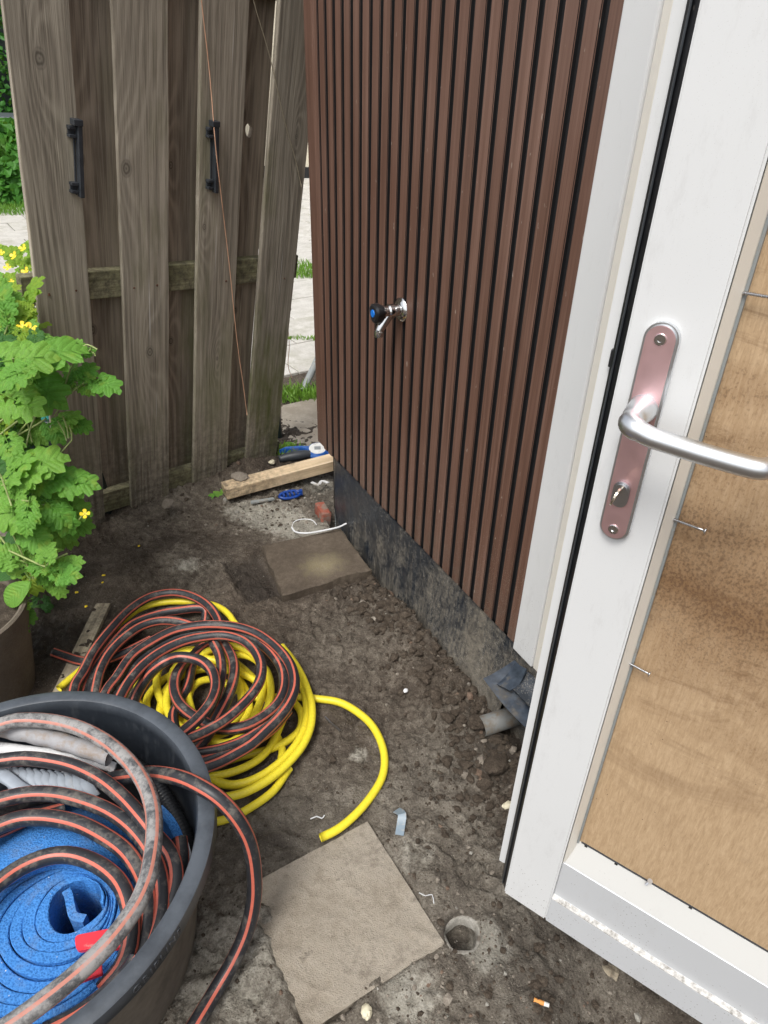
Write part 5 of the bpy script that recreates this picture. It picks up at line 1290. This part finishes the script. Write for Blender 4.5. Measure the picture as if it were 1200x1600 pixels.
# seed pods and buds
for (x_, y_, x2, y2, yy) in ((90, 658, 104, 688, 1.6), (98, 650, 107, 685, 1.6), (108, 665, 112, 688, 1.6), (143, 543, 135, 551, 1.7), (149, 556, 142, 549, 1.7)):
    obj('seed_pod', tube([loc(depth_pt(x_, y_, yy)), loc((depth_pt(x_, y_, yy) + depth_pt(x2, y2, yy)) / 2 + Vector((.003, 0, 0))), loc(depth_pt(x2, y2, yy))], .0022, 6, step=.02)[:2], M_['stem'], pl, smooth=True)
# broad leaf
bl = leaf_mesh('broad_leaf', 1, 9, width=.42, depth=.1, scal=0, droop=.3); bl.materials.append(M_['leaf'])
bl2 = bl.copy(); bl2.materials.clear(); bl2.materials.append(M_['leaf_dark'])
for (px, py, y, an, s_, mm) in ((25, 925, 1.38, 215, 55, bl), (40, 850, 1.5, 150, 50, bl2), (35, 830, 1.5, 200, 60, bl2), (15, 890, 1.45, 170, 60, bl2), (30, 860, 1.5, 120, 50, bl2)): put_leaf(pl, px, py, y, an, s_, .8, [mm])
# pot
o = obj('plant_pot', lathe_bm([(0, 0), (.15, 0), (.165, .01), (.215, .30), (.222, .33), (.215, .335), (.205, .33), (.195, .30), (0, .29)], 64), M_['pot'], smooth='auto')
q = P(34, 965, .30); o.scale = (.84, .84, .92); o.location = (q.x - .20, q.y + .02, -.01); tag(o, 'round brown-grey plant pot at the left edge beside the black tub', 'pot')
o = obj('soil_fill', lathe_bm([(.19, .305), (.1, .315), (0, .32)], 32), M_['clod'], o)
# brown edging block under the plant
beam(P(62, 845, .06), P(112, 828, .06), .06, .13, M_['pot'], 'edging_block', 'square brown concrete edging block under the plant beside the fence foot', 'block')
# behind plant: grey post, turquoise crate
o = obj('grey_board', box_bm(-.10, .03, -.015, .015, 0, .86, .003), M_['stone']); p = depth_pt(8, 700, 2.05); o.location = (p.x, 2.05, 0); o.rotation_euler = (0, math.radians(-9), 0); tag(o, 'weathered grey board standing behind the celandine leaves', 'board')
o = obj('turquoise_bucket', lathe_bm([(0, 0), (.10, 0), (.13, .26), (.135, .265), (.125, .265), (.095, .02), (0, .015)], 40), M_['teal'], smooth='auto'); p = depth_pt(58, 560, 2.25); o.location = (p.x - .03, 2.28, p.z - .2); tag(o, 'turquoise plastic bucket glimpsed between the leaves at the fence edge', 'bucket')
o2 = obj('dark_crate', box_bm(-.2, .2, -.15, .15, 0, 1.0, .01), M_['post_green']); o2.location = (p.x - .03, 2.32, 0); o2.scale = (1, 1, (p.z - .2)); tag(o2, 'dark green crate behind the plant carrying the turquoise bucket', 'crate')

# yellow-flowering plant beyond fence edge
fl = thing('flowering_plant', 'sunlit yellow-green flowering plant beyond the left edge of the fence', 'plant', Matrix.Translation((-1.7, 2.9, 0)))
for k in range(85):
    put_leaf(fl, random.uniform(-40, 62), random.uniform(385, 540), random.uniform(2.5, 3.1), random.uniform(-30, 200), random.uniform(14, 34), .6, LY)
for (a_, b, c) in ((22, 400, 14), (36, 388, 13), (12, 418, 12), (40, 424, 14), (8, 448, 15), (18, 440, 8), (2, 395, 10), (30, 436, 8)): flower(fl, a_, b, 2.45, c)
Mi_ = fl.matrix_world.inverted()
for k in range(16):
    px = random.uniform(-20, 58); p1 = depth_pt(px, random.uniform(400, 470), 2.7); p0 = Vector((p1.x + random.uniform(-.1, .1), 2.75, .0)); obj('stem', tube([Mi_ @ p0, Mi_ @ p1], .0025, 5, sharp=True)[:2], M_['stem'], fl)

# hedge, ground cover, bin in the far left corner
def leaf_mass(name, n, box_, size, mat, seed, flat=0.):
    rs = np.random.RandomState(seed); V = []; Fc = []
    shape = [(-.5, 0), (-.2, .35), (.1, .28), (.5, 0), (.1, -.28), (-.2, -.35)]
    for k in range(n):
        c = box_(rs); d = _un(rs.randn(3) + np.array([0, 0, -.5])); nn_ = _un(rs.randn(3) * .6 + np.array([.2, -.8, .6])); s_ = _un(np.cross(nn_, d)); d = np.cross(s_, nn_); z_ = size * rs.uniform(.6, 1.3); o_ = len(V)
        for x, y in shape: V.append(c + d * x * z_ + s_ * y * z_ + nn_ * (-.1 * z_ * abs(y) * 3))
        Fc.append((o_, o_ + 1, o_ + 2, o_ + 3)); Fc.append((o_, o_ + 3, o_ + 4, o_ + 5))
    return V, Fc
HP = P(0, 318, 0)
hd = thing('ivy_hedge', 'tall ivy covered hedge at the far end of the paved yard', 'hedge', Matrix.Translation((HP.x, HP.y + 1.2, 0)))
o = obj('foliage', leaf_mass('f', 9000, lambda r_: np.array([r_.uniform(-2.5, 2.0), r_.uniform(0, .18) + .10 * math.sin(r_.uniform(0, 60)), r_.uniform(0, 3.6)]), .085, None, 3), M_['ivy'], hd); o['kind'] = 'stuff'
obj('hedge_core', box_bm(-2.5, 2.0, .22, .6, 0, 3.6), M_['post_green'], hd)
gc = thing('ground_cover', 'low leafy ground cover bush in front of the ivy hedge', 'bush', Matrix.Translation((HP.x, HP.y + .15, 0)))
def dome(r_):
    a_ = r_.uniform(0, math.pi); e_ = math.asin(r_.uniform(0, 1)); k = r_.uniform(.8, 1.05)
    return np.array([k * .9 * math.cos(e_) * math.cos(a_ * 2), k * .45 * math.cos(e_) * math.sin(a_ * 2), k * .85 * math.sin(e_)])
o = obj('foliage', leaf_mass('f', 4200, dome, .13, None, 5), M_['ivy'], gc); o['kind'] = 'stuff'
b = lump(.36, 5, 3, .9, .2); obj('dark_core', b, M_['post_green'], gc, Matrix.Translation((0, .05, .1)))
BP = on_plane(12, 240, (0, HP.y + .75, 0), (0, 1, 0))
bn = thing('wheelie_bin', 'dark green wheelie bin with a grey lid by the ivy hedge', 'bin', Matrix.Translation((BP.x + .03, HP.y + .75, 0)))
top = on_plane(12, 182, (0, HP.y + .75, 0), (0, 1, 0)).z
bb = box_bm(-.30, .32, -.3, .3, .05, top - .06, .02)
for v in bb.verts:
    if v.co.z < .3: v.co.x *= .85; v.co.y *= .8
obj('bin_body', bb, M_['bin'], bn); obj('lid', box_bm(-.33, .36, -.34, .34, top - .055, top + .02, .02), M_['binlid'], bn)
obj('handle', cyl_bm((-.28, -.36, top - .1), (-.12, -.40, top - .36), .022, n=12), M_['greypipe'], bn)
# pale wall behind the gap
p1 = P(478, 285, 0)
o = obj('far_wall', box_bm(-3.4, 4, 0, .2, .16, 2.6), M_['pale_wall']); o.location = (p1.x + .2, p1.y + .4, 0); tag(o, 'pale rendered wall at the far end of the yard seen through the narrow gap', 'wall')
obj('plinth', box_bm(-3.4, 4, -.03, .19, 0, .158), M_['black'], o)
# grass tufts
def grass(name, cx_, cy_, rx, ry, n, h_, lab, seed):
    rs = np.random.RandomState(seed); V = []; Fc = []
    for k in range(n):
        a_ = rs.uniform(0, 6.28); r_ = math.sqrt(rs.rand()); x = rx * r_ * math.cos(a_); y = ry * r_ * math.sin(a_); hh = h_ * rs.uniform(.4, 1.1); l_ = rs.randn(2) * .45 * hh; w_ = rs.uniform(.002, .005)
        t_ = rs.uniform(0, 3.14); wx, wy = w_ * math.cos(t_), w_ * math.sin(t_); o_ = len(V)
        V += [(x - wx, y - wy, 0), (x + wx, y + wy, 0), (x + l_[0] * .4 - wx, y + l_[1] * .4 - wy, hh * .6), (x + l_[0] * .4 + wx, y + l_[1] * .4 + wy, hh * .6), (x + l_[0], y + l_[1], hh)]
        Fc += [(o_, o_ + 1, o_ + 3, o_ + 2), (o_ + 2, o_ + 3, o_ + 4)]
    o = obj(name, (V, Fc), M_['grass']); o.location = (cx_, cy_, .004); tag(o, lab, 'grass', kind='stuff'); return o
for i, (px, py, rx, ry, n, h_, lab) in enumerate(((472, 622, .16, .10, 420, .07, 'bright grass growing in the gap between fence and brown wall'), (474, 428, .22, .20, 500, .09, 'grass tuft farther along the paved yard'), (480, 532, .14, .03, 120, .03, 'thin weeds in a joint between the pale slabs'), (20, 330, .7, .35, 1200, .10, 'grass fringe at the foot of the ground cover bush'), (455, 715, .10, .06, 160, .06, 'weeds round the blue clamp behind the beam'), (350, 770, .05, .03, 60, .04, 'small weeds at the foot of the fence'))):
    p = P(px, py, 0); grass('grass', p.x, p.y, rx, ry, n, h_, lab, 70 + i)
# broad weed leaves by the blue clamp and the grey pole
wd = thing('weed', 'small broad leaved weed beside the blue clamp', 'weed', Matrix.Translation(P(450, 705, 0)))
for (a_, b, an, s_) in ((448, 697, 20, 22), (458, 702, -10, 18), (440, 707, 160, 18), (446, 716, -60, 16)):
    p = P(a_, b, .03); put_leaf(wd, a_, b, p.y, an, s_ * 1.2, .4, [bl])
wd = thing('weed', 'small weed with round leaves at the left end of the pine beam', 'weed', Matrix.Translation(P(334, 768, .02)))
for (a_, b, an, s_) in ((327, 766, 120, 13), (336, 764, 40, 12), (340, 772, -30, 14), (330, 775, 200, 12), (345, 768, 10, 10)):
    p = P(a_, b, .03); put_leaf(wd, a_, b, p.y, an, s_ * 1.2, .4, [bl])
pa, pb_ = P(473, 611, .01), on_plane(497, 560, (0, P(490, 600).y + .05, 0), (0, 1, 0))
o = obj('grey_pole', cyl_bm(pa, pb_ + (pb_ - pa) * .8, .019, n=20), M_['greypipe'], smooth='auto'); tag(recenter(o), 'slanting grey plastic pole standing in the grass behind the brown wall', 'pole')
# horsetail sprig and dry stalks at the fence
sp_ = thing('horsetail', 'feathery green horsetail sprig at the foot of the second fence board', 'weed', Matrix.Translation(P(238, 785, .03)))
b0 = Vector((0, 0, 0)); obj('stem', tube([(0, 0, 0), (.002, 0, .05), (.0, 0, .10)], .0016, 5, step=.02)[:2], M_['leaf_dark'], sp_)
V = []; Fc = []
for k in range(70):
    z = random.uniform(.01, .10); a_ = random.uniform(0, 6.28); l_ = .022 * (1.1 - z * 5); o_ = len(V); w_ = .0008
    V += [(0, -w_, z), (0, w_, z), (l_ * math.cos(a_), l_ * math.sin(a_), z + .02)]; Fc.append((o_, o_ + 1, o_ + 2))
o = obj('needles', (V, Fc), M_['leaf_dark'], sp_); o['kind'] = 'stuff'
for pts, lab in (([(268, 775, .02), (275, 745, .06), (285, 722, .10), (302, 706, .13)], 'long grass stalk leaning against the fence between second and third boards'), ([(110, 852, .02), (135, 846, .02), (170, 838, .02)], 'dry twig on the soil below the leftmost fence board'), ([(196, 775, .03), (200, 800, .02), (213, 822, .02)], 'dry stalk by the foot of the second fence board')):
    o = obj('dry_stalk', tube([P(*p) for p in pts], .0018, 5, step=.02)[:2], M_['twig']); tag(recenter(o), lab, 'stalk')

# ------------------------------------------------------------------ small things on the soil
def lump_at(name, px, py, r_, mat, lab, cat, seed, squash=.7, z=None, sub=3, group=None):
    p = P(px, py, 0); zz = gz(p.x, p.y); p = P(px, py, zz + r_ * .4)
    o = obj(name, lump(r_, seed, sub, squash), mat, smooth='auto'); o.location = p; o.rotation_euler = (0, 0, seed); return tag(o, lab, cat, group)
lump_at('stone', 605, 903, .019, M_['stone_brown'], 'reddish brown stone between the damp slab and the muddy membrane', 'stone', 3)
lump_at('soil_clod', 697, 983, .034, M_['clod'], 'large grey clod of soil against the foot of the muddy membrane', 'clod', 5, 1.)
lump_at('soil_clod', 668, 962, .028, M_['clod'], 'flat clod of soil just left of the largest clod by the membrane', 'clod', 6, .8)
lump_at('soil_clod', 722, 1030, .026, M_['clod'], 'rounded dark clod above the white crumb by the wall', 'clod', 7)
lump_at('soil_clod', 745, 1128, .024, M_['clod'], 'dark clod touching the left end of the muddy pipe', 'clod', 8)
lump_at('soil_clod', 775, 1195, .036, M_['clod'], 'long dark lump of soil below the muddy pipe next to the door edge', 'clod', 9, .6)
lump_at('plaster_crumb', 739, 1065, .0115, M_['whitepl'], 'white crumb of plaster on the soil beside the torn flashing', 'crumb', 12, .5, sub=2)
lump_at('stone', 793, 1258, .010, M_['glass_bulb'], 'small pinkish stone at the edge of the open door', 'stone', 13)
lump_at('stone', 333, 690 + 44, .012, M_['stone'], 'small pale stone at the foot of the third fence board', 'stone', 14)
lump_at('stone', 425, 722, .014, M_['glass_bulb'], 'pale cream pebble at the right foot of the fence', 'stone', 15)
lump_at('stone', 262, 787, .030, M_['stone'], 'grey flat stone at the foot of the fence by the horsetail', 'stone', 16, .4)
lump_at('stone', 375, 745, .035, M_['stone'], 'grey crumbly stone behind the left end of the pine beam', 'stone', 17, .4)
lump_at('stone', 634, 1079, .007, M_['whitepl'], 'tiny white chip on the dark mud', 'stone', 18)
lump_at('stone', 573, 1580, .012, M_['glass_bulb'], 'small pink brown stone at the bottom of the picture', 'stone', 19)
# cigarette butt
cb = thing('cigarette_butt', 'orange cigarette butt on the soil near the foot of the open door', 'cigarette butt', Matrix.Identity(4))
zc = gz(*pg(845, 1565)) + .008
a0, a1, a2 = P(834, 1562, zc), P(850, 1568, zc), P(858, 1571, zc)
obj('filter', cyl_bm(a0, a1, .0042, n=14), M_['filter'], cb, smooth='auto'); obj('paper_end', cyl_bm(a1, a2, .0043, .0036, n=14), M_['paper'], cb, smooth='auto')
def gstrip(pix, wd, th_, mat, name, lab, cat):
    return strip([(a_, b, gz(*pg(a_, b)) + c) for a_, b, c in pix], .0, wd, th_, mat, name, lab, cat)
gstrip([(508, 1121, .006), (518, 1131, .007), (531, 1142, .006)], .004, .004, M_['steel'], 'metal_pin', 'thin grey metal pin on the mud inside the curve of the yellow hose', 'pin')
gstrip([(619, 1266, .012), (628, 1272, .02), (627, 1285, .012), (624, 1305, .006)], .020, .0012, M_['film'], 'plastic_film', 'scrap of blue-grey plastic film on the soil right of the yellow hose end', 'plastic scrap')
gstrip([(485, 1280, .006), (495, 1276, .010), (503, 1279, .006), (507, 1274, .008)], .0025, .0015, M_['whitepl'], 'thread', 'white frayed thread on the mud beside the end of the yellow hose', 'thread')
gstrip([(655, 1395, .005), (665, 1400, .008), (675, 1398, .006), (678, 1412, .005)], .0015, .001, M_['whitepl'], 'thread', 'thin white thread on the soil above the round hole', 'thread')
o = gstrip([(592, 870, .02), (598, 885, .03), (612, 893, .02), (625, 905, .01)], .004, .003, M_['twig'], 'root', 'bare root by the wall behind the brown stone', 'root')
strip([(655, 935, .0), (680, 962, .0), (712, 995, .0)], .045, .024, .004, M_['glass_bulb'], 'pink_insulation', 'strip of pinkish board showing under the membrane', 'board strip')
for k, (a_, b) in enumerate(((218, 858), (120, 926), (163, 903), (161, 913), (80, 905), (135, 950))):
    p = P(a_, b, 0); o = obj('petal', lump(.006, 30 + k, 1, .3), M_['yellow_petal']); o.location = (p.x, p.y, gz(p.x, p.y) + .003)
    tag(o, 'fallen yellow petal ' + ('lying farthest right on the soil before the fence', 'on the dark soil above the wooden lath', 'on the soil, right one of two close together', 'on the soil, left one of two close together', 'on the soil just under the plant leaves', 'on the soil halfway between lath and plant')[k], 'petal', 'fallen yellow petals')
# loose crumbs and grit: one uncountable mass
def rubble(name, lab, spots, mats, seed):
    rs = np.random.RandomState(seed); protos = []
    for k in range(8):
        b = lump(1., 40 + k, 1, .75, .5); protos.append((np.array([v.co[:] for v in b.verts]), [[v.index for v in f_.verts] for f_ in b.faces])); b.free()
    VV = []; FF = []; MI = []; off = 0
    for (n, fn, r0, r1) in spots:
        pts = np.array([fn(rs) for _ in range(n)]); hz = height(pts[:, :1].copy(), pts[:, 1:2].copy())[:, 0]
        for (x, y), z in zip(pts, hz):
            pv_, pf = protos[rs.randint(8)]; r_ = r0 * (r1 / r0) ** (rs.rand() ** 2.2)
            pr_ = [.30, .55, .10, .05] if fn.__name__ == '<lambda>' and r1 < .0095 else [.95, .032, .006, .012]
            a_ = rs.uniform(0, 6.28); ca, sa = math.cos(a_), math.sin(a_); q_ = pv_ * r_ * rs.uniform(.75, 1.3, 3)
            VV.append(np.c_[q_[:, 0] * ca - q_[:, 1] * sa + x, q_[:, 0] * sa + q_[:, 1] * ca + y, q_[:, 2] + z + r_ * .05])
            FF += [tuple(i + off for i in f_) for f_ in pf]; off += len(pv_); mi = 0 if len(mats) == 1 else rs.choice(len(mats), p=pr_); MI += [int(mi)] * len(pf)
    V = np.concatenate(VV); me = bpy.data.meshes.new(name); me.from_pydata([tuple(v) for v in V], [], FF); me.polygons.foreach_set('material_index', MI)
    for m_ in mats: me.materials.append(m_)
    o = bpy.data.objects.new(name, me); COL.objects.link(o); tag(o, lab, 'rubble', kind='stuff')
def along_wall(r_):
    u = r_.uniform(.1, 1.5); d = .03 + abs(r_.randn()) * .085; p = G0 + WX * u - WY * d; return p[:2]
def everywhere(r_): return np.array([r_.uniform(-1.2, .7), r_.uniform(.4, 2.7)])
def near(px, py, s_):
    c = pg(px, py); return lambda r_: np.array([c[0] + r_.randn() * s_, c[1] + r_.randn() * s_])
rubble('loose_soil', 'loose crumbs of soil and grit scattered over the ground', [(1700, along_wall, .003, .018), (45, along_wall, .012, .028), (30, near(760, 1220, .04), .008, .022), (7000, everywhere, .001, .0048), (350, near(450, 800, .1), .002, .009), (700, near(640, 1540, .14), .0012, .0065), (350, near(880, 1560, .12), .002, .012), (260, near(330, 790, .25), .002, .012), (260, near(700, 1250, .09), .002, .012)], [M_['clod'], M_['stone'], M_['mortar'], M_['stone_brown']], 99)
